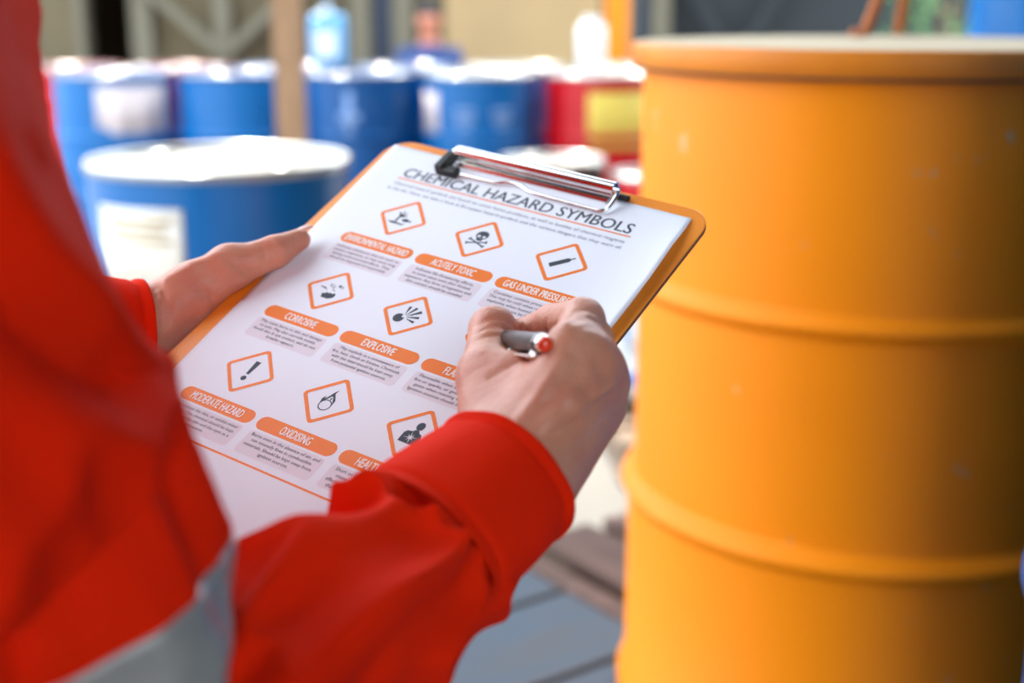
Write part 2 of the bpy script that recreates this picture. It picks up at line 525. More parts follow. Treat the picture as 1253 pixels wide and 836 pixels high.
rowB = [(90, 'red', 'red_lid', 'red-topped drum behind the torn-label blue drum'),
        (222, 'red', 'red_lid', 'red-topped drum behind the gap after the torn-label drum'),
        (353, 'blue', 'blue_lid', 'pale-topped blue drum behind the timber post'),
        (484, 'blue_dark', 'blue_lid', 'pale-topped blue drum in the second row behind the darkened blue drum'),
        (616, 'blue', 'steel_lid', 'bare steel topped drum behind the drum with round stencil marks'),
        (748, 'red', 'steel_lid', 'red drum under the white jug, behind the yellow-label drum')]
for i, (px, bm_, lm, lb) in enumerate(rowB):
    y = ROWY + 0.66
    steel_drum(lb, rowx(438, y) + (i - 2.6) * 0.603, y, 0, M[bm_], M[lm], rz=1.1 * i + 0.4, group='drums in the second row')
# short drums in front of the red drum
p = at_dist(676, 192, 4.85)
steel_drum('short black drum with bright steel top in front of the red drum', p[0], 4.85, 0, M['black_drum'], M['steel_lid'], r=0.19, h=0.66, hoops=(0.22, 0.44), rz=0.5)
p = at_dist(806, 205, 4.75)
steel_drum('short red drum with bright steel top beside the short black drum', p[0], 4.75, 0, M['red'], M['steel_lid'], r=0.17, h=0.62, hoops=(0.21, 0.42), rz=2.0)
# ... and a far blue drum raised on a crate
p = at_dist(1262, 20, 6.6)
crate = thing('wooden_crate', 'low wooden crate under the raised blue drum', 'crate', (p[0], 6.6, 0))
for k in range(4):
    for s in (-1, 1):
        box_obj('slat', (0, s * 0.31, 0.05 + k * 0.105), (0.66, 0.02, 0.09), M['timber'], crate, 0.003)
        box_obj('slat', (s * 0.32, 0, 0.05 + k * 0.105), (0.02, 0.60, 0.09), M['timber'], crate, 0.003)
for k in range(5):
    box_obj('top_slat', (-0.26 + k * 0.13, 0, 0.43), (0.12, 0.64, 0.02), M['timber'], crate, 0.003)
steel_drum('blue drum raised on a wooden crate near the green shrub', p[0], 6.6, 0.441, M['blue'], M['blue_lid'], rz=0.3)

# ------------------------------------------------------------------ the big yellow drum
YX, YY, YB, YL = 0.448, 1.607, 0.325, 1.169
def yellow_paint():
    m = paint('yellow_drum_paint', (248, 142, 0), (240, 132, 0), 0.5, chips=(206, 168, 120), scale=4.0)
    m.node_tree.nodes['Principled BSDF'].inputs['Specular IOR Level'].default_value = 0.22
    return m
def rusty_band():
    m = paint('lid_band_paint', (226, 134, 20), (206, 112, 14), 0.5, chips=(120, 70, 40), scale=9.0)
    return m
M['yellow'] = yellow_paint()
M['lid_band'] = rusty_band()
M['lid_dust'] = mat('dusty_lid_top', (226, 202, 164), 0.75, var=(208, 184, 144), vscale=7, vamt=1.2, bump=0.2, bscale=30)
M['rust'] = mat('rusty_edge', (92, 52, 30), 0.85, var=(140, 84, 30), vscale=22, vamt=1.2)
yd = thing('yellow_drum', 'large orange-yellow steel drum with dusty lid standing on pallets', 'drum', (YX, YY, YB))
r0, r1 = 0.2895, 0.2965
hz1, hz2 = 0.884 - YB, 0.619 - YB
prof = [(0.0, 0.014), (r1 - 0.012, 0.014), (r1 - 0.010, 0.0), (r1 + 0.009, 0.0), (r1 + 0.010, 0.016), (r1, 0.026)]
def hoop(z, ra, rb, hb, hw):
    out = [(ra, z - hw * 1.5)]
    for k in range(13):
        t = k / 12
        base = ra + (rb - ra) * t
        out.append((base + hb * math.sin(math.pi * t) ** 0.85, z - hw + 2 * hw * t))
    out.append((rb, z + hw * 1.5))
    return out
prof += hoop(hz2, r1, r0, 0.0125, 0.0135) + hoop(hz1, r0, r0, 0.0115, 0.0125)
zt = YL - YB
prof += [(r0, zt - 0.034), (r0 - 0.002, zt - 0.02), (0.0, zt - 0.012)]
obj('drum_body', *lathe(prof, 160, cap=False), M['yellow'], yd)
rl = 0.3035
ld = obj('drum_lid', *lathe([(r0 - 0.01, zt - 0.030), (rl - 0.004, zt - 0.0285), (rl, zt - 0.025), (rl + 0.0005, zt - 0.004), (rl - 0.002, zt - 0.0005), (rl - 0.004, zt)], 160, cap=False), M['lid_band'], yd)
obj('lid_top', *lathe([(rl - 0.004, zt), (rl - 0.02, zt - 0.0012), (0.15, zt + 0.001), (0.0, zt + 0.002)], 160, cap=False), M['lid_dust'], ld)
obj('rusty_edge', *lathe([(r0, zt - 0.0315), (rl - 0.002, zt - 0.0312), (rl - 0.0008, zt - 0.0285), (rl - 0.003, zt - 0.0262)], 160, cap=False), M['rust'], ld)
# bent rod handle at the back of the lid
hp = Vector(at_dist(1052, 42, YY + 0.245)) - Vector((YX, YY, YB)); hp.z = zt
M['rust_orange'] = mat('rusty_orange_rod', (204, 112, 34), 0.6, var=(168, 86, 30), vscale=30, vamt=1.0)
hv = [hp + Vector((-0.012, 0, 0.004)), hp + Vector((0.006, 0, 0.006)), hp + Vector((0.034, 0, 0.09)), hp + Vector((0.046, 0, 0.125)),
      hp + Vector((0.060, 0, 0.125)), hp + Vector((0.058, 0, 0.06)), hp + Vector((0.053, 0, 0.003))]
obj('lid_handle', *tube([tuple(v) for v in hv], [0.0075, 0.0075], 12, 48, up=(0, 1, 0)), M['rust_orange'], ld)

# ------------------------------------------------------------------ pallets and sacks
M['blue_plank'] = mat('blue_painted_plank', (66, 92, 116), 0.75, var=(84, 88, 90), vscale=9, vamt=1.2, bump=0.3, bscale=60, stretch=(0.5, 3, 3))
M['pink_plank'] = mat('weathered_pinkish_plank', (124, 98, 88), 0.85, var=(86, 66, 58), vscale=9, vamt=1.2, bump=0.35, bscale=60, stretch=(0.5, 3, 3))
M['plank'] = mat('weathered_plank', (140, 118, 98), 0.85, var=(104, 86, 70), vscale=9, vamt=1.2, bump=0.35, bscale=60, stretch=(0.5, 3, 3))
def pallet(label, x, y, z, rz, deck_m, L=1.0, Wd=1.0, hgt=0.1625, nb=5, gap=0.012, edge=False, base_m=None):
    t = thing('wooden_pallet', label, 'pallet', (x, y, z), rz)
    bw = (Wd - gap * (nb - 1)) / nb
    me = None
    for k in range(nb):
        yy = -Wd / 2 + bw / 2 + k * (bw + gap)
        if me is None:
            o = box_obj('deck_board', (0, yy, hgt - 0.011), (L - (0.05 if edge else 0), bw, 0.022), deck_m, t, 0.003); me = o.data
        else:
            o = mesh_obj('deck_board', me, None, t, False, (0, yy, hgt - 0.011))
        if edge: o.location.x = -0.025
    if edge:
        box_obj('edge_board', (L / 2 - 0.022, 0, hgt - 0.011), (0.044, Wd, 0.022), M['pink_plank'], t, 0.003)
    for xx in (-L / 2 + 0.05, 0, L / 2 - 0.05):
        box_obj('stringer', (xx, 0, hgt / 2), (0.09, Wd, hgt - 0.044), base_m or M['plank'], t, 0.003)
    for yy in (-Wd / 2 + 0.06, 0, Wd / 2 - 0.06):
        box_obj('bottom_board', (0, yy, 0.011), (L, 0.11, 0.022), base_m or M['plank'], t, 0.003)
    return t
A0 = math.atan2(.59, .81)
ea = Vector((math.cos(A0), math.sin(A0), 0)); eb = Vector((math.sin(A0), -math.cos(A0), 0))
def ab(a, b, z): return ea * a + eb * b + Vector((0, 0, z))
ca = ab(1.235 - 0.5, -1.166, 0)
cb = ab(1.275 + 0.5, -1.18, 0)
pallet('bare wooden pallet under the blue-planked pallet', ca.x, ca.y, 0, A0, M['plank'])
pallet('pallet with blue painted planks, top of its stack', ca.x, ca.y, 0.1625, A0, M['blue_plank'], nb=5, Wd=1.06, edge=True)
pallet('bare wooden pallet under the pinkish-planked pallet', cb.x, cb.y, 0, A0 + math.pi / 2, M['plank'], nb=7, gap=0.03)
pallet('weathered pinkish pallet beside the blue-planked one, top of its stack', cb.x, cb.y, 0.1625, A0 + math.pi / 2, M['pink_plank'], nb=7, gap=0.034)
cc = ab(1.0, -0.13, 0)
pallet('bare wooden pallet under the blue drum that stands before the yellow drum', cc.x, cc.y, 0, A0, M['plank'], L=0.95, Wd=0.98)
steel_drum('blue steel drum on a pallet before the right side of the yellow drum', 0.7105, 0.932, 0.163, M['blue'], M['blue_lid'], rz=0.2)
steel_drum('unseen blue drum added to block light, on top of the one before the yellow drum', 0.7195, 0.928, 1.0445, M['blue'], M['blue_lid'], rz=1.2)  # out of view, added to keep light off the yellow drum
steel_drum('unseen dark blue drum added to block light, right of the yellow drum', 1.30, 1.42, 0.0, M['blue_dark'], M['blue_lid'], rz=0.6)  # out of view, added to darken the yellow drum's right side
steel_drum('unseen dark blue drum added to block light, on the one right of the yellow drum', 1.30, 1.42, 0.883, M['blue_dark'], M['blue_lid'], rz=2.6)  # upper drum of the added light-blocking stack
# white sacks with blue print on a pallet farther back
sp = Vector((0.72, 3.75, 0))
pallet('wooden pallet under the pile of white sacks', sp.x, sp.y, 0, 0.12, M['plank'], hgt=0.12, nb=6, gap=0.04)
M['sack'] = mat('white_woven_sack', (222, 222, 220), 0.7, var=(196, 198, 200), vscale=12, vamt=1.2, bump=0.5, bscale=30)
M['sack_blue'] = mat('blue_sack_print', (40, 112, 196), 0.7)
def sack(label, x, y, z, rz, seed):
    t = thing('white_sack', label, 'sack', (x, y, z), rz, 'white sacks with blue print')
    Lx, Ly, Lz = 0.40, 0.24, 0.065
    def surf(u, v, off=0.0):          # u,v angles of a pillow
        cu, su, cv, sv = math.cos(u), math.sin(u), math.cos(v), math.sin(v)
        e = lambda c, p: math.copysign(abs(c) ** p, c)
        x_, y_, z_ = Lx * e(cv, .45) * e(cu, .4), Ly * e(cv, .45) * e(su, .4), (Lz + off) * e(sv, .75)
        w = 0.010 * noise.noise(Vector((x_ * 9 + seed, y_ * 9, z_ * 9)))
        return (x_ * (1 + off) + w, y_ * (1 + off) + w, z_ * (1 - 0.25 * (abs(x_) / Lx) ** 4) + Lz + w * 0.6)
    nu, nv = 64, 24
    V = [surf(2 * math.pi * i / nu, -math.pi / 2 + math.pi * j / nv) for j in range(nv + 1) for i in range(nu)]
    F = [(j * nu + i, j * nu + (i + 1) % nu, (j + 1) * nu + (i + 1) % nu, (j + 1) * nu + i) for j in range(nv) for i in range(nu)]
    obj('sack_body', V, F, M['sack'], t)
    for (u0, u1, v0, v1) in ((4.3, 4.9, -.55, -.25), (4.9, 5.3, .0, .4), (2.85, 3.1, -.5, .35), (3.3, 3.45, -.5, .35), (5.5, 5.75, -.5, .4), (3.7, 4.2, .1, .5)):
        V, F = [], []
        k = 8
        for j in range(k + 1):
            for i in range(k + 1):
                V.append(surf(u0 + (u1 - u0) * i / k, v0 + (v1 - v0) * j / k, 0.004))
        F = [(j * (k + 1) + i, j * (k + 1) + i + 1, (j + 1) * (k + 1) + i + 1, (j + 1) * (k + 1) + i) for j in range(k) for i in range(k)]
        obj('blue_print', V, F, M['sack_blue'], t)
    return t
names = ['lowest', 'second lowest', 'third', 'fourth', 'topmost']
for k in range(4):
    sack('white woven sack with blue print, %s of the pile on the pallet' % names[[0, 1, 2, 4][k]], sp.x - 0.08 + 0.03 * (k % 2), sp.y - 0.05 + 0.02 * (k % 3), 0.126 + k * 0.136, 0.12 + (0.06 if k % 2 else -0.04), 3.1 * k)

# ------------------------------------------------------------------ things on and behind the drums
M['white_plastic'] = mat('white_plastic', (226, 230, 236), 0.4)
M['sky_plastic'] = mat('light_blue_plastic', (96, 168, 214), 0.4)
RB = ROWY + 0.66
jx = rowx(723, RB)
jug = thing('plastic_jug', 'white plastic jug standing on the red drum beside the orange post', 'jug', (jx, RB - 0.02, 0.868))
obj('jug_body', *lathe([(0, 0), (0.066, 0), (0.074, 0.008), (0.075, 0.15), (0.074, 0.205), (0.062, 0.228), (0.040, 0.234), (0.038, 0.240), (0, 0.240)], 40, cap=False), M['white_plastic'], jug)
obj('jug_cap', *lathe([(0, 0.239), (0.044, 0.239), (0.044, 0.262), (0.040, 0.266), (0, 0.266)], 28, cap=False), M['white_plastic'], jug)
jx = rowx(405, RB)
jc = thing('jerrycan', 'light blue plastic jerrycan with white cap on a drum behind the timber post', 'jerrycan', (jx, RB - 0.05, 0.881))
bm_obj('can_body', box_bm(0.17, 0.24, 0.27, 0.03, 4, (0, 0, 0.135)), M['sky_plastic'], jc, True)
obj('can_handle', *tube([(0, -0.06, 0.262), (0, -0.055, 0.30), (0, 0.0, 0.31), (0, 0.055, 0.30), (0, 0.06, 0.262)], [0.013, 0.013], 12, 24, up=(1, 0, 0)), M['sky_plastic'], jc)
obj('can_cap', *lathe([(0, 0.262), (0.03, 0.262), (0.03, 0.30), (0, 0.30)], 24, cap=False), M['white_plastic'], jc).location = (0, -0.095, 0)
obj('can_label', *merge(([(-0.06, -0.1215, 0.05), (0.06, -0.1215, 0.05), (0.06, -0.1215, 0.19), (-0.06, -0.1215, 0.19)], [(0, 1, 2, 3)])), M['white_plastic'], jc, smooth=False)

def shrub(label, x, y, h, seed, spread=0.35, n=420):
    rnd = random.Random(seed)
    t = thing('shrub', label, 'shrub', (x, y, 0))
    stems = []
    for k in range(7):
        a = rnd.uniform(0, 6.28); q = rnd.uniform(0.3, 1) * spread
        stems.append(tube([(0.03 * math.cos(a), 0.03 * math.sin(a), 0), (q * .5 * math.cos(a), q * .5 * math.sin(a), h * .5), (q * math.cos(a), q * math.sin(a), h * rnd.uniform(.75, 1))], [0.012, 0.004], 6, 10, up=(1, 0, 0)))
    obj('stems', *merge(*stems), M['timber'], t)
    V, F = [], []
    for k in range(n):
        a = rnd.uniform(0, 6.28); q = spread * math.sqrt(rnd.random()) * 1.1; z = h * rnd.uniform(.2, 1.05)
        c = Vector((q * math.cos(a), q * math.sin(a), z))
        d = Vector((math.cos(a) + rnd.gauss(0, .6), math.sin(a) + rnd.gauss(0, .6), rnd.gauss(.3, .5))).normalized()
        s = d.cross(Vector((rnd.gauss(0, 1), rnd.gauss(0, 1), 1))).normalized()
        l, w = rnd.uniform(.07, .12), rnd.uniform(.016, .028)
        nn = d.cross(s) * 0.01
        b = len(V)
        V += [c, c + d * l * .5 + s * w - nn, c + d * l, c + d * l * .5 - s * w - nn, c + d * l * .5 + nn]
        F += [(b, b + 1, b + 4), (b + 1, b + 2, b + 4), (b + 2, b + 3, b + 4), (b + 3, b, b + 4)]
    tag(obj('leaves', V, F, M['leaf'], t, smooth=False), kind='stuff')
    return t
M['leaf'] = mat('shrub_leaf', (112, 150, 96), 0.45, var=(80, 122, 76), vscale=6, vamt=1.0)
q = at_dist(1158, 20, 8.5)
shrub('green leafy shrub growing before the dark wall', q[0], 8.5, 1.45, 4)

# ------------------------------------------------------------------ surfaces from smooth distance fields
def rcone(P, a, b, r1, r2):
    a = np.asarray(a, float); b = np.asarray(b, float)
    ba = b - a; l2 = ba @ ba; rr = r1 - r2; a2 = l2 - rr * rr; il2 = 1.0 / l2
    pa = P - a
    y = pa @ ba; z = y - l2
    x2 = ((pa * l2 - y[:, None] * ba) ** 2).sum(1)
    y2 = y * y * l2; z2 = z * z * l2
    k = np.sign(rr) * rr * rr * x2
    c1 = np.sign(z) * a2 * z2 > k
    c2 = np.sign(y) * a2 * y2 < k
    out = (np.sqrt(np.maximum(x2 * a2 * il2, 0)) + y * rr) * il2 - r1
    out = np.where(c2, np.sqrt(x2 + y2) * il2 - r1, out)
    out = np.where(c1, np.sqrt(x2 + z2) * il2 - r2, out)
    return out
def ellip(P, c, ax, rad):
    q = (P - np.asarray(c)) @ np.asarray(ax).T
    rad = np.asarray(rad)
    k0 = np.linalg.norm(q / rad, axis=1); k1 = np.linalg.norm(q / rad ** 2, axis=1)
    return k0 * (k0 - 1.0) / np.maximum(k1, 1e-9)
def smin(a, b, k):
    h = np.maximum(k - np.abs(a - b), 0) / k
    return np.minimum(a, b) - h * h * k * 0.25
def smax(a, b, k):
    return -smin(-a, -b, k)
def surface_net(fn, lo, hi, vox, smooth=1):
    lo = np.asarray(lo, float); hi = np.asarray(hi, float)
    n = np.ceil((hi - lo) / vox).astype(int) + 1
    ax = [lo[i] + vox * np.arange(n[i]) for i in range(3)]
    G = np.stack(np.meshgrid(*ax, indexing='ij'), -1).reshape(-1, 3)
    f = np.empty(len(G))
    for s in range(0, len(G), 400000):
        f[s:s + 400000] = fn(G[s:s + 400000])
    f = f.reshape(n)
    ins = f < 0
    m = n - 1
    acc = np.zeros(tuple(m) + (3,)); cnt = np.zeros(tuple(m))
    def cs(a, d): return a[d[0]:d[0] + m[0], d[1]:d[1] + m[1], d[2]:d[2] + m[2]]
    for axis in range(3):
        o1, o2 = [i for i in range(3) if i != axis]
        for p in (0, 1):
            for q in (0, 1):
                d0 = [0, 0, 0]; d0[o1] = p; d0[o2] = q
                d1 = list(d0); d1[axis] = 1
                A, B = cs(f, d0), cs(f, d1)
                x = (A < 0) != (B < 0)
                t = np.where(x, A / np.where(x, A - B, 1), 0)
                for c in range(3):
                    acc[..., c] += np.where(x, (t if c == axis else d0[c]), 0)
                cnt += x
    act = cnt > 0
    idx = -np.ones(tuple(m), int); idx[act] = np.arange(act.sum())
    cell = np.argwhere(act)
    V = lo + vox * (cell + acc[act] / cnt[act][:, None])
    Fs = []
    for axis in range(3):
        o1, o2 = (axis + 1) % 3, (axis + 2) % 3
        sl0 = [slice(None)] * 3; sl1 = [slice(None)] * 3
        sl0[axis] = slice(0, m[axis]); sl1[axis] = slice(1, n[axis])
        a, b = ins[tuple(sl0)], ins[tuple(sl1)]
        e = np.argwhere(a != b)
        ok = (e[:, o1] >= 1) & (e[:, o1] < m[o1]) & (e[:, o2] >= 1) & (e[:, o2] < m[o2])
        e = e[ok]
        sgn = a[tuple(e.T)]
        def ci(da, db):
            c = e.copy(); c[:, o1] -= da; c[:, o2] -= db
            return idx[tuple(c.T)]
        q = np.stack([ci(1, 1), ci(0, 1), ci(0, 0), ci(1, 0)], 1)
        q[~sgn] = q[~sgn][:, ::-1]
        Fs.append(q)
    F = np.vstack(Fs)
    E = np.vstack([F[:, [0, 1]], F[:, [1, 2]], F[:, [2, 3]], F[:, [3, 0]]])
    for _ in range(smooth):
        S = np.zeros_like(V); C = np.zeros(len(V))
        np.add.at(S, E[:, 0], V[E[:, 1]]); np.add.at(C, E[:, 0], 1)
        np.add.at(S, E[:, 1], V[E[:, 0]]); np.add.at(C, E[:, 1], 1)
        V = V * 0.4 + 0.6 * S / np.maximum(C, 1)[:, None]
    return V.tolist(), F.tolist()

# ------------------------------------------------------------------ clipboard
RW = np.array([[0.8209, 0.5420, -0.1800], [-0.5566, 0.6885, -0.4650], [-0.1281, 0.4819, 0.8668]])
TW = np.array([-0.0566, 0.6984, 1.0495])
PM = Matrix(((*RW[0], TW[0]), (*RW[1], TW[1]), (*RW[2], TW[2]), (0, 0, 0, 1)))
def pap(u, v, h=0.0):                  # millimetres on the sheet -> world
    return TW + RW @ (np.array([u, v, h]) * 0.001)
def pp(px, py, h):                     # pixel -> world point h mm above the sheet
    d = CW @ np.array([(px - W / 2) / FPX, (py - H / 2) / FPX, 1.0])
    n = RW[:, 2]
    o = TW + n * h * 0.001
    c = np.array([0, 0, CAMZ])
    return c + d * ((n @ (o - c)) / (n @ d))
mm = 0.001
cb_ = thing('clipboard', 'orange clipboard with chrome clip held in the left hand', 'clipboard')
cb_.matrix_world = PM
BL, BR, BT, BB, TH = -113.0, 116.0, 138.5, -182.0, 3.2
SURF = -0.9                           # board face lies this far under the sheet face
def rrect(x0, y0, x1, y1, r, n=8):
    out = []
    for (cx, cy, a0) in ((x1 - r, y1 - r, 0), (x0 + r, y1 - r, 90), (x0 + r, y0 + r, 180), (x1 - r, y0 + r, 270)):
        for k in range(n + 1):
            a = math.radians(a0 + 90 * k / n)
            out.append((cx + r * math.cos(a), cy + r * math.sin(a)))
    return out
loop = rrect(BL, BB, BR, BT, 17, 12)
def inset(lp, d):
    cx, cy = (BL + BR) / 2, (BB + BT) / 2
    return [(x - math.copysign(min(d, abs(x - cx)), x - cx), y - math.copysign(min(d, abs(y - cy)), y - cy)) for x, y in lp]
n = len(loop)
V, F = [], []
for lp, z in ((inset(loop, 0.5), SURF), (loop, SURF - 0.4), (loop, SURF - TH + 0.4), (inset(loop, 0.5), SURF - TH)):
    V += [(x * mm, y * mm, z * mm) for x, y in lp]
for k in range(3):
    F += [(k * n + i, k * n + n + i, k * n + n + (i + 1) % n, k * n + (i + 1) % n) for i in range(n)]
F += [tuple(range(n)), tuple(reversed(range(3 * n, 4 * n)))]
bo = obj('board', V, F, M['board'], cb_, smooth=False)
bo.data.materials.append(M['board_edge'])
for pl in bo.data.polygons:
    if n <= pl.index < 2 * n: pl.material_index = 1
# chrome clip: base plate, rolled lever, wire press bar with one rubber corner left
CL, CR = -57.0, 56.0
def strip(path, u0, u1, th=0.8, nu=2):
    """a bent metal strip: path of (v,h) in mm swept along u"""
    P = np.array(path, float)
    T = np.gradient(P, axis=0); T /= np.linalg.norm(T, axis=1)[:, None]
    N = np.c_[-T[:, 1], T[:, 0]]
    ring = np.vstack([P + N * th / 2, (P - N * th / 2)[::-1]])
    k = len(ring)
    V, F = [], []
    for i in range(nu + 1):
        u = u0 + (u1 - u0) * i / nu
        V += [(u * mm, a * mm, b * mm) for a, b in ring]
    for i in range(nu):
        F += [(i * k + j, i * k + (j + 1) % k, (i + 1) * k + (j + 1) % k, (i + 1) * k + j) for j in range(k)]
    F += [tuple(reversed(range(k))), tuple(nu * k + j for j in range(k))]
    return V, F
obj('clip_base', *strip([(124.0, 0.7), (126, 0.9), (129, 1.2), (132, 1.4), (133.6, 2.0), (134.6, 3.6), (134.5, 6)], CL + 3, CR - 3, 1.0), M['chrome'], cb_, smooth=False)
arc = [(131.2 + 3.5 * math.cos(math.radians(a)), 6.2 + 3.5 * math.sin(math.radians(a))) for a in range(-40, 221, 20)]
lever = obj('clip_lever', *strip(arc + [(128.4, 3.0), (128.2, 2.4)], CL, CR, 0.9), M['chrome'], cb_, smooth=True)
md = lever.modifiers.new('edge', 'EDGE_SPLIT'); md.split_angle = math.radians(45)
obj('clip_rod', *tube([(CL * mm - .003, .1312, .0062), (0, .1312, .0062), (CR * mm + .003, .1312, .0062)], [.0016, .0016], 12, 8), M['chrome'], cb_)
w = [(CL - 2, 131.2, 6.2), (CL - 3, 127, 5.0), (CL - 2.5, 119.0, 2.4), (CL + 1, 116.6, 1.9), (CL + 10, 116.6, 1.8), (-28, 116.6, 1.8), (-19, 117.0, 1.8), (-12, 119.8, 1.9), (-3, 119.6, 1.9), (5, 116.6, 1.8), (20, 115.6, 1.8),
     (CR - 10, 115.0, 1.8), (CR - 2, 115.0, 1.9), (CR + 1.8, 117.5, 2.4), (CR + 3, 126, 5.0), (CR + 2, 131.2, 6.2)]
obj('clip_wire', *tube([(a * mm, b * mm, c * mm) for a, b, c in w], [0.0012, 0.0012], 12, 160), M['chrome'], cb_)
rub = bmesh.new()
box_bm(0.0062, 0.0165, 0.0066, 0.0012, 2, ((CL - 3) * mm, 0.1215, 0.0042), rub)
box_bm(0.0160, 0.0062, 0.0056, 0.0012, 2, ((CL + 2) * mm, 0.1160, 0.0028), rub)
bm_obj('rubber_corner', rub, M['black_plastic'], cb_)
rub = bmesh.new()
box_bm(0.0075, 0.0040, 0.0030, 0.001, 2, ((CR + 4.5) * mm, 0.1315, 0.0008), rub)
bm_obj('rubber_foot', rub, M['black_plastic'], cb_)
for uu in (-40, 30):
    o = obj('rivet', *lathe([(0, 0), (.0038, 0), (.0036, .0009), (.002, .0017), (0, .002)], 20, cap=False), M['chrome'], cb_)
    o.location = (uu * mm, .1335, (SURF + .3) * mm)

# ------------------------------------------------------------------ the sheet and its print
def lift(u, v):
    """how far the sheet stands off the board: right edge curls up a little"""
    e = max(0.0, (u - 78.0) / 34.0)
    w = max(0.0, min(1.0, (128 - v) / 26.0)) * max(0.35, min(1.0, (v + 190) / 230.0))
    b = max(0.0, (-v - 128) / 40.0)
    return 0.1 + 4.2 * e * e * w + 1.2 * b * b
def pedge(u, v):
    s = (131 - v) / 297.0
    t = (u + 107.5) / 213.5
    l = -108.5 + 12.0 * s
    r = 105.5 + 5.5 * min(1.0, s * 5) ** 0.7
    return l + (r - l) * t, v + (-2.0 * t if v > 120 else 0)
NU, NV = 60, 80
V, F = [], []
for layer in (0, 1):
    for j in range(NV + 1):
        for i in range(NU + 1):
            u, v = -107.5 + 213.5 * i / NU, -166 + 297 * j / NV
            u, v = pedge(u, v)
            V.append((u * mm, v * mm, (lift(u, v) - 0.14 * layer) * mm))
st = (NU + 1) * (NV + 1)
for j in range(NV):
    for i in range(NU):
        a = j * (NU + 1) + i
        F.append((a, a + 1, a + NU + 2, a + NU + 1))
        F.append((a + st, a + st + NU + 1, a + st + NU + 2, a + st + 1))
def rim(seq):
    for a, b in zip(seq[:-1], seq[1:]): F.append((b, a, a + st, b + st))
rim([i for i in range(NU + 1)]); rim([NV * (NU + 1) + NU - i for i in range(NU + 1)])
rim([j * (NU + 1) + NU for j in range(NV + 1)]); rim([(NV - j) * (NU + 1) for j in range(NV + 1)])
page = tag(obj('paper_sheet', V, F, M['paper']), 'white sheet titled CHEMICAL HAZARD SYMBOLS clipped to the orange clipboard', 'paper')
page.matrix_world = PM
# the sheet underneath, flat on the board
V2 = [(x * mm, y * mm, -0.55 * mm) for x, y in ((-107, 130.5), (104.5, 128.5), (108.5, 60), (109.5, -165), (-96, -165))]
second = obj('second_sheet', V2 + [(a, b, c - 0.0001) for a, b, c in V2], [(4, 3, 2, 1, 0), (5, 6, 7, 8, 9)] + [(i, (i + 1) % 5, (i + 1) % 5 + 5, i + 5) for i in range(5)], M['paper'], smooth=False)
second.matrix_world = PM
second.name = 'paper_sheet'
tag(second, 'second white sheet lying under the printed sheet on the clipboard', 'paper')

deps = None
def curve_mesh(cu):
    o = bpy.data.objects.new('tmp', cu)
    COL.objects.link(o)
    dg = bpy.context.evaluated_depsgraph_get()
    me = bpy.data.meshes.new_from_object(o.evaluated_get(dg))
    bpy.data.objects.remove(o)
    bpy.data.curves.remove(cu)
    return me
def fill(loops, res=None):
    cu = bpy.data.curves.new('tmp', 'CURVE')
    cu.dimensions = '2D'
    cu.fill_mode = 'BOTH'
    for lp in loops:
        s = cu.splines.new('POLY')
        s.points.add(len(lp) - 1)
        for p_, (x, y) in zip(s.points, lp): p_.co = (x, y, 0, 1)
        s.use_cyclic_u = True
    return curve_mesh(cu)
def text_mesh(lines, size, bold=0.0, spacing=1.0, align='CENTER'):
    cu = bpy.data.curves.new('tmp', 'FONT')
    cu.body = lines
    cu.size = size
    cu.align_x = align
    cu.offset = bold
    cu.space_line = spacing
    cu.resolution_u = 3
    return curve_mesh(cu)
def bolder(me, dx):
    """thicken lettering by laying a second copy dx beside the first"""
    V = [tuple(v_.co) for v_ in me.vertices]; F = [tuple(p_.vertices) for p_ in me.polygons]
    n_ = len(V)
    out = bpy.data.meshes.new('lettering')
    out.from_pydata(V + [(x + dx, y, z + 0.004) for x, y, z in V] + [(x + dx / 2, y, z + 0.002) for x, y, z in V], [], F + [tuple(i + n_ for i in f) for f in F] + [tuple(i + 2 * n_ for i in f) for f in F])
    out.update()
    bpy.data.meshes.remove(me)
    return out
def printed(name, me, m, parent, u, v, lay, w=None, h=None, sx=1.0, anchor='c', subdiv=0):
    """lay a flat 2-D mesh (millimetres) on the sheet, centred or left-anchored at u,v"""
    co = np.array([tuple(vv.co) for vv in me.vertices])
    lo, hi = co.min(0), co.max(0)
    c = (lo + hi) / 2
    kx = (w / (hi[0] - lo[0])) if w else sx
    ky = (h / (hi[1] - lo[1])) if h else (kx if (w and sx == 0) else 1.0)
    x0 = lo[0] if anchor == 'l' else c[0]
    for vv in me.vertices:
        x = u + (vv.co.x - x0) * kx
        y = v + (vv.co.y - c[1]) * ky
        vv.co = (x * mm, y * mm, (lift(x, y) + lay + vv.co.z) * mm)
    me.update()
    # print faces up
    if len(me.polygons) and sum(p_.normal.z for p_ in me.polygons) < 0:
        me.flip_normals()
    return mesh_obj(name, me, m, parent, smooth=False)
def circ(cx, cy, rx, ry=None, n=28, a0=0, a1=360):
    ry = ry or rx
    full = abs(a1 - a0) >= 360
    return [(cx + rx * math.cos(math.radians(a0 + (a1 - a0) * k / (n if full else n - 1))), cy + ry * math.sin(math.radians(a0 + (a1 - a0) * k / (n if full else n - 1)))) for k in range(n)]
def rot(lp, deg, c=(0, 0)):
    a = math.radians(deg); ca_, sa_ = math.cos(a), math.sin(a)
    return [(c[0] + (x - c[0]) * ca_ - (y - c[1]) * sa_, c[1] + (x - c[0]) * sa_ + (y - c[1]) * ca_) for x, y in lp]
def strips(lp, w):
    pass
t_ = printed('title', bolder(text_mesh('CHEMICAL HAZARD SYMBOLS', 11), 0.28), M['ink'], page, -2, 108.8, 0.08, w=163, h=8.6)
V, F = [], []
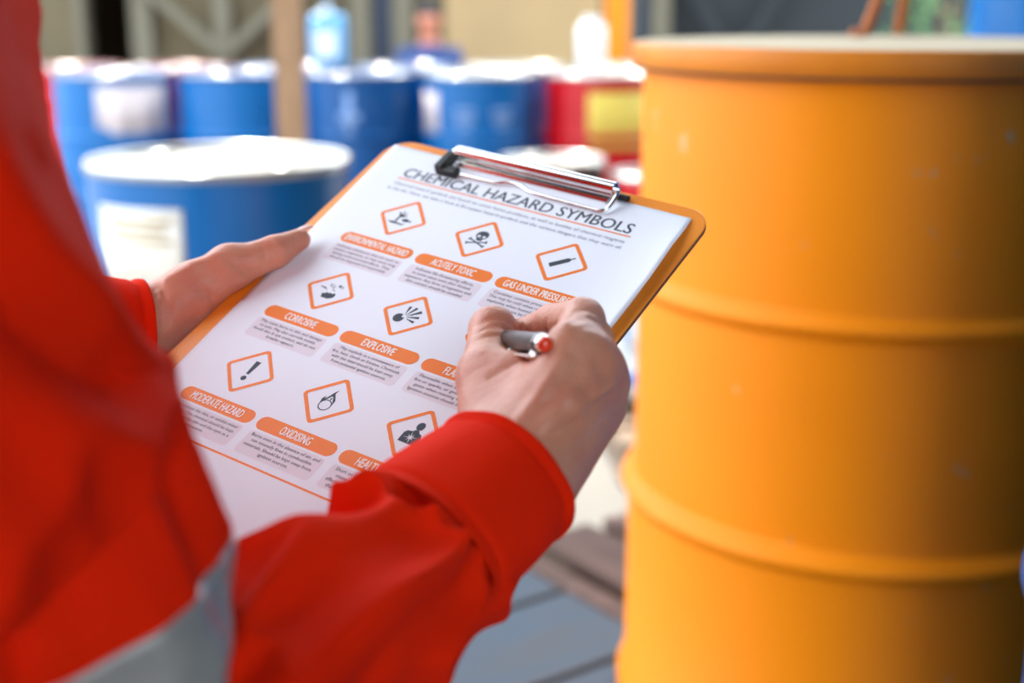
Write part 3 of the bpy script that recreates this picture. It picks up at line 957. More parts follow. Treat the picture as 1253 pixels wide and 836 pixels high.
def hline(name, u0, u1, v, th, m, parent=page, lay=0.07):
    V, F = [], []
    k = 40
    for i in range(k + 1):
        u = u0 + (u1 - u0) * i / k
        for vv in (v - th / 2, v + th / 2): V.append((u * mm, vv * mm, (lift(u, vv) + lay) * mm))
    F = [(2 * i, 2 * i + 2, 2 * i + 3, 2 * i + 1) for i in range(k)]
    return obj(name, V, F, m, parent, smooth=False)
hline('title_rule', -84.5, 81.5, 102.4, 1.0, M['orange_ink'])
hline('bottom_rule', -82, 84, -122.5, 1.2, M['orange_ink'])
printed('intro_text', text_mesh('Chemical hazard symbols are found on some home products, as well as bottles of chemical reagents', 3.6), M['ink_soft'], page, -1.5, 97.2, 0.08, w=164, h=3.4)
printed('intro_text', text_mesh('in the lab. Here, we take a look at European hazard symbols and the various dangers that they warn of.', 3.6), M['ink_soft'], page, -1.5, 92.0, 0.08, w=166, h=3.4)

def flame(cx, cy, s):
    pts = [(0, -1), (.45, -.8), (.62, -.4), (.5, .05), (.62, .45), (.3, .25), (.22, .62), (.0, 1.0), (.02, .55), (-.2, .25), (-.3, .5), (-.42, .1), (-.6, -.25), (-.45, -.75)]
    return [(cx + x * s, cy + y * s) for x, y in pts]
def bone(a, b, w=1.05):
    a, b = Vector(a), Vector(b); d = (b - a).normalized(); n_ = Vector((-d.y, d.x))
    k = w * 0.5
    q = [a + n_ * k + d * 1.0, a + n_ * 1.15 + d * .7, a + n_ * 1.35 - d * .3, a + n_ * .35 - d * .5, a + n_ * 0, a - n_ * .35 - d * .5, a - n_ * 1.35 - d * .3, a - n_ * 1.15 + d * .7, a - n_ * k + d * 1.0,
         b - n_ * k - d * 1.0, b - n_ * 1.15 - d * .7, b - n_ * 1.35 + d * .3, b - n_ * .35 + d * .5, b, b + n_ * .35 + d * .5, b + n_ * 1.35 + d * .3, b + n_ * 1.15 - d * .7, b + n_ * k - d * 1.0]
    return [(p_.x, p_.y) for p_ in q]
def ray(ang, r0_, r1_, w0, w1, c=(0, 0)):
    return [(c[0] + x, c[1] + y) for x, y in rot([(r0_, -w0), (r1_, -w1), (r1_, w1), (r0_, w0)], ang)]
SYM = []
# environment: bare tree, dead fish, ground
SYM.append([[[(-9, -5.2), (-3, -4.4), (2, -5.4), (5, -4.6), (3, -6.6), (-1, -6.2), (-5, -6.6)],
             [(-4.2, -4), (-2.6, -4), (-2.4, 0), (-.2, 3.4), (.6, 5.6), (-.2, 5.0), (-1.9, 2.4), (-2.3, 6.4), (-3, 6.4), (-3.1, 2.6), (-5.4, 5.2), (-6, 4.8), (-3.8, 1.0)],
             [(-2.6, 1.2), (1.6, 2.0), (2.2, 2.8), (-2.4, 2.0)]],
            [[(0, -1.6), (1.6, -.2), (4, .1), (6, -1.2), (7.6, -.2), (7.4, -2.6), (6, -2.0), (4, -3.0), (1.6, -2.9)], circ(1.8, -1.5, .35, n=8)]])
# skull over crossed bones
sk = [(-4.4, 3.2), (-4.2, 5.4), (-2.8, 7.2), (0, 8.0), (2.8, 7.2), (4.2, 5.4), (4.4, 3.2), (3.6, 1.4), (2.3, .8), (2.1, -1.0), (.9, -1.5), (-.9, -1.5), (-2.1, -1.0), (-2.3, .8), (-3.6, 1.4)]
SYM.append([[sk, circ(-1.9, 2.7, 1.25, 1.05, 14), circ(1.9, 2.7, 1.25, 1.05, 14), [(-.55, .7), (.55, .7), (0, 1.7)]],
            [bone((-6.4, -1.2), (6.4, -5.6))], [bone((-6.4, -5.6), (6.4, -1.2))]])
# gas cylinder lying diagonally
cyl = [(-7.6, -1.5), (-7.2, -1.9), (4.4, -1.9), (5.6, -1.2), (6.0, -.55), (8.8, -.55), (8.8, .55), (6.0, .55), (5.6, 1.2), (4.4, 1.9), (-7.2, 1.9), (-7.6, 1.5)]
SYM.append([[rot(cyl, 42)]])
# corrosion: tubes dripping on a hand and a slab
SYM.append([[[(-2.5, -6.8), (2.6, -6.8), (5.6, -5.0), (6.0, -2.4), (4.2, -.6), (3.2, -2.2), (1.6, -1.4), (.4, -2.4), (-1.0, -1.6), (-2.0, -3.0), (-4, -3.6)]],
            [[(-8.6, 1.0), (-6.0, 1.0), (-5.4, 0), (-4.6, 1.0), (-4.4, 1.8), (-8.6, 1.8)]],
            [rot([(-3.6, 3.4), (.8, 3.4), (.8, 5.2), (-3.6, 5.2)], -18, (-1.5, 4)), rot([(-3.0, 3.8), (.4, 3.8), (.4, 4.8), (-3.0, 4.8)], -18, (-1.5, 4))],
            [rot([(2.4, 4.4), (6.6, 4.4), (6.6, 6.2), (2.4, 6.2)], -18, (4.5, 5)), rot([(4.4, 4.8), (6.3, 4.8), (6.3, 5.8), (4.4, 5.8)], -18, (4.5, 5))],
            [circ(.9, 1.6, .45, .7, 10)], [circ(2.6, .8, .4, .6, 10)], [circ(-3.4, .2, .4, .6, 10)]])
# exploding bomb
SYM.append([[circ(-4.6, -3.4, 3.6, n=22, a0=65, a1=385) + [(-2.4, -2.6), (-3.4, -1.6)]],
            [ray(95, 3.4, 9.4, .25, .95, (-2.2, -2.0))], [ray(68, 3.0, 10.4, .25, 1.05, (-2.2, -2.0))], [ray(42, 3.0, 11.6, .25, 1.2, (-2.2, -2.0))],
            [ray(16, 3.0, 10.4, .25, 1.05, (-2.2, -2.0))], [ray(-10, 3.4, 9.4, .25, .95, (-2.2, -2.0))],
            [circ(-.6, -.2, .4, n=8)], [circ(.6, -1.4, .4, n=8)], [circ(-2.1, .7, .4, n=8)], [circ(2.6, 1.0, .4, n=8)]])
# flame
SYM.append([[flame(0, .6, 6.6)], [[(-5.4, -7.2), (5.4, -7.2), (5.4, -6.3), (-5.4, -6.3)]]])
# exclamation mark
SYM.append([[[(-1.9, 8.2), (1.9, 8.2), (1.1, -2.6), (-1.1, -2.6)]], [circ(0, -6.0, 1.9, n=20)]])
# flame over circle
SYM.append([[circ(0, -3.4, 4.2, n=36), circ(0, -3.4, 3.5, n=36)],
            [[(-4.2, -2.8), (-4.9, .2), (-3.7, 3.0), (-3.5, .8), (-2.2, 2.4), (-1.0, 6.0), (.9, 9.4), (.5, 6.0), (2.2, 3.8), (3.9, 1.4), (4.3, -2.4), (3.2, -.4), (2.2, 1.2), (1.0, 3.4), (-.4, 3.6), (-1.2, 1.6), (-2.4, .2), (-3.4, -1.2)],
             [(1.2, 2.4), (.2, 3.0), (0.0, 1.4), (.9, .9)]]])
# health hazard: bust with a star on the chest
star = []
for k in range(16):
    r_ = (4.6, 0.9)[k % 2] if k % 4 != 2 else 3.0
    star.append((.0 + r_ * math.cos(math.radians(22.5 * k + 11)), -3.2 + r_ * math.sin(math.radians(22.5 * k + 11))))
SYM.append([[circ(1.0, 5.6, 2.5, 3.0, 24)], [[(-5.6, -7.6), (-5.6, -1.2), (-4.4, .6), (-1.2, 1.2), (-.2, 2.6), (2.2, 2.6), (3.0, 1.2), (5.0, .4), (6.0, -1.4), (6.0, -7.6)], star]])
HEAD = [('ENVIRONMENTAL HAZARD', 46.5, 'Indicates substances that are toxic to\naquatic organisms, or may cause long\nlasting environmental effects. They\nshould be disposed of responsibly.'),
        ('ACUTELY TOXIC', 30, 'Indicates life-threatening effects,\nin some cases even after limited\nexposure. Any form of ingestion and\nskin contact should be avoided.'),
        ('GAS UNDER PRESSURE', 42, 'Container contains pressurised gas.\nThis may be cold when released, and\nexplosive when heated. Containers\nshould not be heated.'),
        ('CORROSIVE', 22.5, 'May cause burns to skin and damage\nto eyes. May also corrode metals.\nAvoid skin & eye contact, and do not\nbreathe vapours.'),
        ('EXPLOSIVE', 22, 'May explode as a consequence of\nfire, heat, shock or friction. Chemicals\nwith this label should be kept away\nfrom potential ignition sources.'),
        ('FLAMMABLE', 23.5, 'Flammable when exposed to heat,\nfire or sparks, or give off flammable\ngases when reacting with water.\nIgnition sources should be avoided.'),
        ('MODERATE HAZARD', 37.5, 'May irritate the skin, or exhibit minor\ntoxicity. The chemical should be kept\naway from the skin and the eyes as a\nprecaution.'),
        ('OXIDISING', 20.5, 'Burns even in the absence of air, and\ncan intensify fires in combustible\nmaterials. Should be kept away from\nignition sources.'),
        ('HEALTH HAZARD', 31, 'Short or long term exposure could\ncause serious long term health\neffects. Skin contact and ingestion of\nthis chemical should be avoided.')]
def rdiamond(a, r):
    return rot(rrect(-a / math.sqrt(2), -a / math.sqrt(2), a / math.sqrt(2), a / math.sqrt(2), r, 6), 45)
for k in range(9):
    cu_, cv_ = (k % 3 - 1) * 55.98, -(k // 3 - 1) * 69.84
    A1 = 17.6
    dm = printed('hazard_diamond', fill([rdiamond(A1, 2.6), rdiamond(A1 - 3.0, 1.3)]), M['orange_ink'], page, cu_, cv_, 0.08)
    sm = []
    for loops in SYM[k]:
        sm.append(fill(loops))
    V, F = [], []
    for me in sm:
        b = len(V)
        V += [tuple(v_.co) for v_ in me.vertices]; F += [tuple(i + b for i in p_.vertices) for p_ in me.polygons]
        bpy.data.meshes.remove(me)
    me = bpy.data.meshes.new('symbol')
    me.from_pydata([((cu_ + x * .92) * mm, (cv_ + y * .92) * mm, (lift(cu_ + x, cv_ + y) + 0.08) * mm) for x, y, z in V], [], F)
    me.update()
    mesh_obj('symbol', me, M['ink'], dm, smooth=False)
    name, wd, body = HEAD[k]
    pl = printed('heading_pill', fill([rrect(-26.3, -4.6, 26.3, 4.6, 4.5, 8)]), M['orange_ink'], page, cu_ + 0.2, cv_ - 26.6, 0.08)
    printed('heading_text', bolder(text_mesh(name, 6), 0.30), M['white_ink'], pl, cu_ + 0.2, cv_ - 26.6, 0.16, w=wd, h=5.4)
    bx_ = printed('description_box', fill([rrect(-25.2, -7.6, 25.2, 7.6, 2.2, 5)]), M['pink_ink'], page, cu_ + 0.1, cv_ - 40.3, 0.06)
    lw = {0: 1.0}
    dt = bolder(text_mesh(body, 2.75, 0.0, 1.12), 0.07)
    printed('description_text', dt, M['ink_soft'], bx_, cu_ + 0.1, cv_ - 40.1, 0.13, w=46.0, h=12.6)

# ------------------------------------------------------------------ pen
pen_end = pp(669, 421, 80)
best = None
for k in range(400):                    # tip touches the sheet, 138 mm from the end
    q = pp(668 - k * 0.4, 421 - k * 0.4 * 0.10, 0.6)
    e = abs(np.linalg.norm(q - pen_end) - 0.138)
    if best is None or e < best[0]: best = (e, q)
pen_tip = best[1]
PD = (pen_end - pen_tip); PLEN = np.linalg.norm(PD); PD /= PLEN
pen = thing('ballpoint_pen', 'dark metal ballpoint pen with red end held in the right hand', 'pen')
pen.location = tuple(pen_tip)
pen.rotation_euler = Vector(PD).to_track_quat('Z', 'Y').to_euler()
obj('tip', *lathe([(0, 0), (.0006, .0002), (.0010, .003), (.0028, .012), (.0036, .016)], 24, cap=False), M['chrome'], pen)
obj('barrel', *lathe([(.0036, .016), (.0044, .030), (.0048, .05), (.0049, .085), (.0047, .118), (.0044, .1255)], 32, cap=False), M['pen_body'], pen)
obj('end_collar', *lathe([(.0044, .1255), (.0048, .126), (.0048, .1305), (.0040, .1325)], 32, cap=False), M['pen_dark'], pen)
obj('chrome_ring', *lathe([(.0040, .1325), (.0041, .1335), (.0034, .1350)], 32, cap=False), M['chrome'], pen)
obj('push_button', *lathe([(.0033, .1345), (.0033, .1362), (.0026, .1376), (.0012, .1382), (0, .1383)], 28, cap=False), M['pen_red'], pen)
# clip on the side that shows below the barrel
side = np.array([0, 0, 1.0]) * 0
dn = pt(640, 470, 0.6) - pt(640, 420, 0.6); dn -= PD * (dn @ PD); dn /= np.linalg.norm(dn)
ql = pen.rotation_euler.to_matrix().inverted() @ Vector(dn)
ca2 = math.atan2(ql.y, ql.x)
cl = bm_obj('pocket_clip', box_bm(.0016, .0034, .038, .0006, 2, (.0068, 0, .108)), M['chrome'], pen)
cl.rotation_euler = (0, 0, ca2 - 0.5)
bd = bmesh.new(); box_bm(.0038, .0034, .0030, .0006, 2, (.0052, 0, .1265), bd); box_bm(.0030, .0036, .004, .001, 2, (.0060, 0, .0895), bd)
c2 = bm_obj('clip_mount', bd, M['chrome'], pen); c2.rotation_euler = (0, 0, ca2 - 0.5)
def penp(d_mm): return pen_tip + PD * d_mm * mm

# ------------------------------------------------------------------ the person
FACE = np.array([0.80, 0.60, 0.0]); LEFT = np.array([-0.60, 0.80, 0.0])
person = thing('person', 'person in orange-red coveralls holding the clipboard and writing', 'person', (-0.28, 0.42, 0))
PB = np.array([-0.28, 0.42, 0.0])
def loc(V): return [tuple(np.asarray(v) - PB) for v in V]

# right hand, writing: joints given as pixel + height over the sheet
def J(px, py, h): return pp(px, py, h)
RH = dict(wr=J(624, 592, 38), wr2=J(588, 634, 42),
          i1=J(700, 432, 66), i2=J(713, 391, 55), i3=J(676, 393, 36), i4=J(650, 401, 24),
          m1=J(726, 446, 58), m2=J(724, 415, 36), m3=J(694, 420, 20), m4=J(660, 424, 14),
          r1=J(738, 464, 46), r2=J(738, 448, 24), r3=J(706, 452, 12), r4=J(676, 456, 10),
          p1=J(730, 494, 30), p2=J(730, 484, 13), p3=J(708, 486, 9), p4=J(690, 488, 8),
          t0=J(606, 535, 40), t1=J(594, 462, 42), t2=J(603, 404, 38), t3=J(625, 414, 20))
def right_hand(P):
    h = RH
    def chain(a, b, c, d, r):
        f = smin(rcone(P, h[a], h[b], r[0], r[1]), rcone(P, h[b], h[c], r[1] * 1.03, r[2]), .003)
        return smin(f, rcone(P, h[c], h[d], r[2], r[3]), .003)
    idx = chain('i1', 'i2', 'i3', 'i4', (.0115, .0098, .0082, .0066))
    mid = chain('m1', 'm2', 'm3', 'm4', (.0115, .0098, .0084, .0070))
    rin = chain('r1', 'r2', 'r3', 'r4', (.0105, .0090, .0080, .0066))
    pin = chain('p1', 'p2', 'p3', 'p4', (.0098, .0082, .0072, .0060))
    th = smin(rcone(P, h['t1'], h['t2'], .0122, .0112), rcone(P, h['t2'], h['t3'], .0112, .0078), .004)
    palm = rcone(P, h['wr'], h['i1'], .0195, .0118)
    for k, r in (('m1', .0118), ('r1', .0106), ('p1', .0100)):
        palm = smin(palm, rcone(P, h['wr'], h[k], .0195, r), .010)
    palm = smin(palm, rcone(P, h['wr'] * .55 + h['r1'] * .45 - RW[:, 2] * .010, h['p1'] - RW[:, 2] * .004, .0150, .0100), .014)
    palm = smin(palm, rcone(P, h['wr'] * .4 + h['i1'] * .6 - RW[:, 2] * .006, h['t1'] * .6 + h['i1'] * .4 - RW[:, 2] * .004, .011, .010), .016)
    thb = rcone(P, h['t0'], h['t1'], .0165, .0132)
    palm = smin(palm, thb, .016)
    arm = rcone(P, h['wr2'], h['wr'], .0245, .0210)
    f = smin(palm, arm, .02)
    f = smin(f, th, .006)
    # knuckles stand a little proud
    f = smin(f, idx, .007)
    f = smin(f, mid, .006)
    f = smin(f, rin, .006)
    f = smin(f, pin, .006)
    # tendons on the back of the hand
    up = RW[:, 2]
    for k, r in (('i1', .0022), ('m1', .0022), ('r1', .0020)):
        a = h['wr'] * .35 + h[k] * .65 + up * .0122
        b = h[k] + up * .0105
        f = smin(f, rcone(P, a, b, r, r), .009)
    # knuckle caps and the skin creases over the bent joints
    for k, r in (('i1', .0068), ('m1', .0072), ('r1', .0070), ('p1', .0064)):
        f = smin(f, np.linalg.norm(P - (h[k] + up * .0062), axis=1) - r, .006)
    def crease(f, c, d, off, rad, depth=.0011):
        d = d / np.linalg.norm(d)
        for o_ in off:
            q = P - (c + d * o_)
            ring = np.sqrt((q @ d) ** 2 + (np.linalg.norm(q - np.outer(q @ d, d), axis=1) - rad) ** 2) - depth
            f = smax(f, -ring, .0016)
        return f
    f = smin(f, np.linalg.norm(P - J(751, 467, 36), axis=1) - .0062, .007)
    return f
def trace(fn, px, py, d0, d1):
    """first point of a skin surface seen at a pixel"""
    D = np.linspace(d0, d1, 1500)
    Q = np.array([pt(px, py, d) for d in D])
    v = fn(Q)
    k = np.argmax(v < 0)
    return Q[k] if v[k] < 0 else None
def etched(fn, lines, d0, d1):
    """wrinkles (r<0) and raised tendons (r>0) laid along the surface"""
    segs = []
    for r, pts in lines:
        q = [trace(fn, x, y, d0, d1) for x, y in pts]
        q = [x for x in q if x is not None]
        segs += [(r, a, b) for a, b in zip(q[:-1], q[1:])]
    def g(P):
        f = fn(P)
        for r, a, b in segs:
            c = rcone(P, a, b, abs(r), abs(r))
            f = smin(f, c, .006) if r > 0 else smax(f, -c, .0022)
        return f
    return g
rh0 = right_hand
right_hand = etched(rh0, [
    (-.0013, [(672, 532), (700, 512), (724, 494), (746, 480)]),
    (.0017, [(678, 515), (704, 496), (728, 478), (746, 468)]),
    (-.0009, [(694, 566), (716, 542), (738, 516)]),
    (.0014, [(640, 512), (668, 476), (690, 444)]),
    (.0014, [(664, 520), (694, 486), (718, 456)]),
    (-.0007, [(696, 390), (706, 381), (718, 379), (732, 386)]),
    (-.0007, [(698, 399), (710, 390), (722, 389), (736, 397)]),
    (-.0006, [(702, 408), (714, 400), (726, 400), (738, 408)]),
    (-.0007, [(588, 397), (600, 390), (614, 390), (626, 396)]),
    (-.0007, [(586, 406), (600, 400), (614, 400), (624, 405)]),
    (-.0006, [(586, 415), (600, 410), (612, 410)]),
    (-.0008, [(640, 440), (622, 448), (600, 462)]),
    (-.0008, [(672, 378), (668, 392), (670, 406)]),
], .45, .80)
allp = np.array(list(RH.values()))
vr, fr = surface_net(right_hand, allp.min(0) - .035, allp.max(0) + .035, .0016, 2)

# left hand: thumb over the board edge, fingers under it
def pe(px, py, h): return pp(px, py, h)
W_L = pp(160, 412, -5)
LH = dict(wr=pp(176, 402, -4), wr2=W_L + (np.array([-0.375, 0.63, 1.06]) - W_L) * .30,
          t0=pp(236, 359, 3), t1=pp(283, 328, 10), t2=pp(337, 308, 10), t3=pp(367, 293, 7.4))
def under(u, v, h): return pap(u, v, h)
LFING = []
for k, (v0, ln) in enumerate(((28, 66), (8, 74), (-12, 68), (-32, 54))):
    LFING.append([pap(-119, v0, -14 - 2 * k), pap(-122 + ln * .45, v0 + 14, -15.5), pap(-122 + ln * .8, v0 + 22, -14.5), pap(-122 + ln * 1.1, v0 + 28, -12.5)])
def left_hand(P):
    h = LH
    th = smin(rcone(P, h['t1'], h['t2'], .0122, .0090), rcone(P, h['t2'], h['t3'], .0092, .0066), .004)
    th = smin(th, np.linalg.norm(P - (h['t1'] + np.array([-.003, 0, .0030])), axis=1) - .0085, .008)
    f = rcone(P, h['wr'], h['t0'], .0180, .0163)
    f = smin(f, rcone(P, h['t0'], h['t1'], .0160, .0128), .010)
    f = smin(f, rcone(P, h['wr2'], h['wr'], .0200, .0180), .02)
    for g in LFING:
        f = smin(f, rcone(P, h['wr'] + (g[0] - h['wr']) * .25 - RW[:, 2] * .006, g[0], .0130, .0100), .010)
    f = smin(f, rcone(P, h['t0'] - RW[:, 2] * .010, LFING[0][0], .012, .0105), .010)
    f = smin(f, th, .005)
    for g in LFING:
        q = smin(rcone(P, g[0], g[1], .0105, .0092), rcone(P, g[1], g[2], .0092, .0082), .003)
        q = smin(q, rcone(P, g[2], g[3], .0082, .0068), .003)
        f = smin(f, q, .005)
    # keep out of the board itself
    q = (P - TW) @ RW * 1000.0
    d = np.maximum(np.abs(q[:, 0] - (BL + BR) / 2) - (BR - BL) / 2, np.abs(q[:, 2] - (SURF - TH / 2)) - TH / 2)
    d = np.maximum(d, np.abs(q[:, 1] - (BB + BT) / 2) - (BT - BB) / 2) * .001
    return smax(f, -(d - .0003), .002)
lh0 = left_hand
left_hand = etched(lh0, [
    (-.0008, [(331, 295), (337, 306), (341, 320)]),
    (-.0007, [(325, 297), (331, 308), (334, 322)]),
    (-.0008, [(318, 298), (324, 310), (326, 324)]),
    (-.0012, [(298, 326), (304, 334), (306, 342)]),
    (-.0010, [(222, 350), (244, 352), (262, 366), (262, 384)]),
    (-.0008, [(196, 348), (206, 376), (204, 404)]),
    (-.0007, [(188, 352), (198, 384), (196, 416)]),
    (-.0007, [(276, 318), (292, 326), (300, 336)]),
    (.0014, [(206, 342), (236, 326), (262, 314)]),
], .55, .95)
allp = np.array(list(LH.values()) + [q for g in LFING for q in g])
vl, fl = surface_net(left_hand, allp.min(0) - .035, allp.max(0) + .035, .0017, 2)

# right sleeve path, left sleeve path, trunk
S_R = np.array([-0.225, 0.245, 1.29]); E_R = pt(165, 965, .432)
S_L = np.array([-0.385, 0.56, 1.29]); E_L = np.array([-0.375, 0.63, 1.06])
NECK = np.array([-0.285, 0.415, 1.37]); HEADC = np.array([-0.245, 0.445, 1.53])
def rest(P):
    ua, ub = pt(-90, 580, .385), pt(60, 770, .405)
    f = smin(rcone(P, S_R, ua, .040, .036), rcone(P, ua, ub, .036, .034), .02)
    f = smin(f, rcone(P, ub, E_R, .034, .030), .02)
    el_, fm_ = pt(330, 850, .470), pt(505, 705, .530)
    f = smin(f, smin(rcone(P, E_R, el_, .030, .030), rcone(P, el_, fm_, .030, .024), .02), .02)
    f = smin(f, rcone(P, fm_, RH['wr2'], .024, .022), .02)
    f = smin(f, rcone(P, S_L, E_L, .042, .036), .02)
    f = smin(f, rcone(P, E_L, LH['wr2'], .030, .022), .02)
    tr = ellip(P, (-0.28, 0.42, 1.12), np.array([FACE, LEFT, (0, 0, 1)]), (.075, .12, .24))
    f = smin(f, tr, .05)
    f = smin(f, rcone(P, (S_R + S_L) / 2 * .4 + S_R * .6, (S_R + S_L) / 2 * .4 + S_L * .6, .05, .05), .04)
    f = smin(f, rcone(P, (NECK - np.array([0, 0, .05])), HEADC - np.array([0, 0, .08]), .058, .050), .03)
    hd = ellip(P, HEADC, np.array([FACE, LEFT, (0, 0, 1)]), (.095, .075, .118))
    hd = smin(hd, rcone(P, HEADC + FACE * .086 + np.array([0, 0, .005]), HEADC + FACE * .102 - np.array([0, 0, .022]), .007, .012), .012)
    for s in (-1, 1):
        hd = smin(hd, ellip(P, HEADC + LEFT * s * .076 - np.array([0, 0, .01]), np.array([FACE, LEFT, (0, 0, 1)]), (.018, .008, .030)), .008)
        hd = smax(hd, -(np.linalg.norm(P - (HEADC + FACE * .092 + LEFT * s * .032 + np.array([0, 0, .016])), axis=1) - .012), .01)
    hd = smax(hd, -rcone(P, HEADC + FACE * .094 + LEFT * .02 - np.array([0, 0, .058]), HEADC + FACE * .094 - LEFT * .02 - np.array([0, 0, .058]), .003, .003), .004)
    f = smin(f, hd, .015)
    for s in (-1, 1):
        hip = np.array([-0.28, 0.42, .84]) + LEFT * s * .085; kn = np.array([-0.27, 0.43, .46]) + LEFT * s * .095; an = np.array([-0.30, 0.40, .09]) + LEFT * s * .10
        f = smin(f, rcone(P, hip, kn, .070, .048), .04)
        f = smin(f, rcone(P, kn, an, .046, .034), .02)
    return f
vb, fb = surface_net(rest, (-.62, .02, .04), (.10, .90, 1.67), .011, 1)
V, F = merge((vb, fb), (vr, fr), (vl, fl))
body = obj('body', loc(V), F, M['skin'], person)

# nail of the left thumb
def nail(c, d, nrm, w, l):
    d = d / np.linalg.norm(d); nrm = nrm - d * (nrm @ d); nrm /= np.linalg.norm(nrm); s = np.cross(d, nrm)
    V, F = [], []
    for j in range(9):
        for i in range(9):
            a = -1 + i / 4; b = -1 + j / 4
            ww = w * (1 - .18 * max(0, b) ** 3 - .12 * max(0, -b) ** 2)
            V.append(c + s * a * ww + d * b * l - nrm * (.0022 * a * a) - nrm * .0008 * b * b)
    F = [(j * 9 + i, j * 9 + i + 1, j * 9 + i + 10, j * 9 + i + 9) for j in range(8) for i in range(8)]
    return V, F
dd = LH['t3'] - LH['t2']
nn = np.array([-0.35, -0.10, 0.9])
V, F = nail(LH['t3'] + dd / np.linalg.norm(dd) * .0035 + nn / np.linalg.norm(nn) * .0063, dd, nn, .0050, .0062)
obj('thumb_nail', loc(V), F, M['nail'], person)

# ---- clothing
def fbm(v, o=3):
    s, a, t = 0.0, 1.0, 0.0
    for _ in range(o):
        s += a * noise.noise(v); t += a; a *= .5; v = v * 2.03
    return s / t
def folds(seed, fa, fs, warp=0.5, sharp=1.4):
    """ridged folds running obliquely round a tube: fa cycles round it, fs cycles per metre along it"""
    def f(s, a, L):
        w = fbm(Vector((math.cos(a) * 1.3 + seed, math.sin(a) * 1.3, L * 7)), 2) * warp * 2
        ph = fa * a + fs * L * 2 * math.pi + w * math.pi
        return (1 - abs(math.sin(ph / 2))) ** sharp
    return f
W_R = J(620, 582, 38)
cuff_dir = W_R - E_R; cuff_dir /= np.linalg.norm(cuff_dir)
f1, f2, f3 = folds(1.7, 2, 8, .6, 1.5), folds(5.1, 1, 14, .6, 1.7), folds(9.3, -1, 8, .7)
def disp_r(s, a, L):
    n_ = fbm(Vector((math.cos(a) * 1.1, math.sin(a) * 1.1, L * 9 + 3)), 3)
    env = min(1.0, max(0.0, (1 - s) / .10)) ** .8 * min(1.0, .35 + 2.5 * (1 - s))
    return env * (.005 * n_ + .014 * (f1(s, a, L) - .5) + .009 * (f2(s, a, L) - .5))
foreP = [pt(150, 965, .430), pt(270, 880, .452), pt(398, 775, .478), pt(483, 732, .512), pt(537, 662, .545), W_R - cuff_dir * .048]
foreR = [.046, .050, .049, .0405, .0365, .0345]
vv_, ff_ = tube(foreP, foreR, 150, 240, disp=disp_r, cap=False)
sl = obj('forearm_sleeve', loc(vv_), ff_, M['cloth'], person)
sm_ = sl.modifiers.new('soften', 'SMOOTH'); sm_.iterations = 5; sm_.factor = 0.5
u1, u2 = folds(4.4, 2, 6, .6, 1.5), folds(8.2, 3, -5, .6, 1.5)
def disp_u(s, a, L):
    n_ = fbm(Vector((math.cos(a) * 1.1 + 5, math.sin(a) * 1.1, L * 7 + 3)), 3)
    return .006 * n_ + .016 * (u1(s, a, L) - .35) + .010 * (u2(s, a, L) - .35)
upP = [S_R + np.array([-.04, .02, .05]), S_R, pt(-70, 560, .375), pt(55, 720, .400), pt(140, 905, .420), pt(190, 1040, .440)]
upR = [.070, .068, .058, .0535, .046, .036]
vv_, ff_ = tube(upP, upR, 150, 240, disp=disp_u, cap=True)
us = obj('upper_sleeve', loc(vv_), ff_, M['cloth'], person)
sm_ = us.modifiers.new('soften', 'SMOOTH'); sm_.iterations = 5; sm_.factor = 0.5
def disp_c(s, a, L):
    return .0035 * fbm(Vector((math.cos(a), math.sin(a), L * 14 + 8)), 2) + .0012 * (1 if s > .96 else 0) - .0016 * math.exp(-((s - .90) / .02) ** 2) - .0014 * math.exp(-((s - .10) / .03) ** 2)
def cuff(name, a, b, r0_, r1_, parent, sq=None, seed=0):
    P_ = [a + (b - a) * t for t in np.linspace(0, 1, 40)]
    o_ = tube(P_, [r0_, r1_], 120, 40, disp=disp_c, cap=False, straight=True, squash=sq)
    i_ = tube(P_, [r0_ - .004, r1_ - .003], 120, 40, disp=disp_c, cap=False, straight=True, squash=sq)
    V, F = merge(o_, (i_[0], [tuple(reversed(f)) for f in i_[1]]))
    k = 120; n1 = len(o_[0])
    for j in range(k):
        F.append((39 * k + j, 39 * k + (j + 1) % k, n1 + 39 * k + (j + 1) % k, n1 + 39 * k + j))
    return obj(name, loc(V), F, M['cloth'], parent)
cuff('cuff', W_R - cuff_dir * .060, W_R - cuff_dir * .002, .0375, .0345, sl, lambda s: (.92, 1.04))
# reflective band round the upper arm
C_ = catmull(upP, 240)
i0, i1 = 151, 200
RR = np.interp(np.linspace(0, 1, 240), np.linspace(0, 1, 6), upR)
Lall = np.r_[0, np.cumsum(np.linalg.norm(np.diff(C_, axis=0), axis=1))]
T_, N_, B_ = frames(C_)
V, F = [], []
for i in range(i0, i1):
    s = i / 239
    for j in range(150):
        a = 2 * math.pi * j / 150
        r = RR[i] + disp_u(s, a, Lall[i]) + (.0016 if i0 < i < i1 - 1 else -.002)
        V.append(C_[i] + N_[i] * math.cos(a) * r + B_[i] * math.sin(a) * r)
m_ = i1 - i0
F = [(i * 150 + j, i * 150 + (j + 1) % 150, (i + 1) * 150 + (j + 1) % 150, (i + 1) * 150 + j) for i in range(m_ - 1) for j in range(150)]
rb_ = tag(obj('reflective_band', loc(V), F, M['tape'], us), 'silver reflective tape band')
sm_ = rb_.modifiers.new('soften', 'SMOOTH'); sm_.iterations = 4; sm_.factor = 0.5

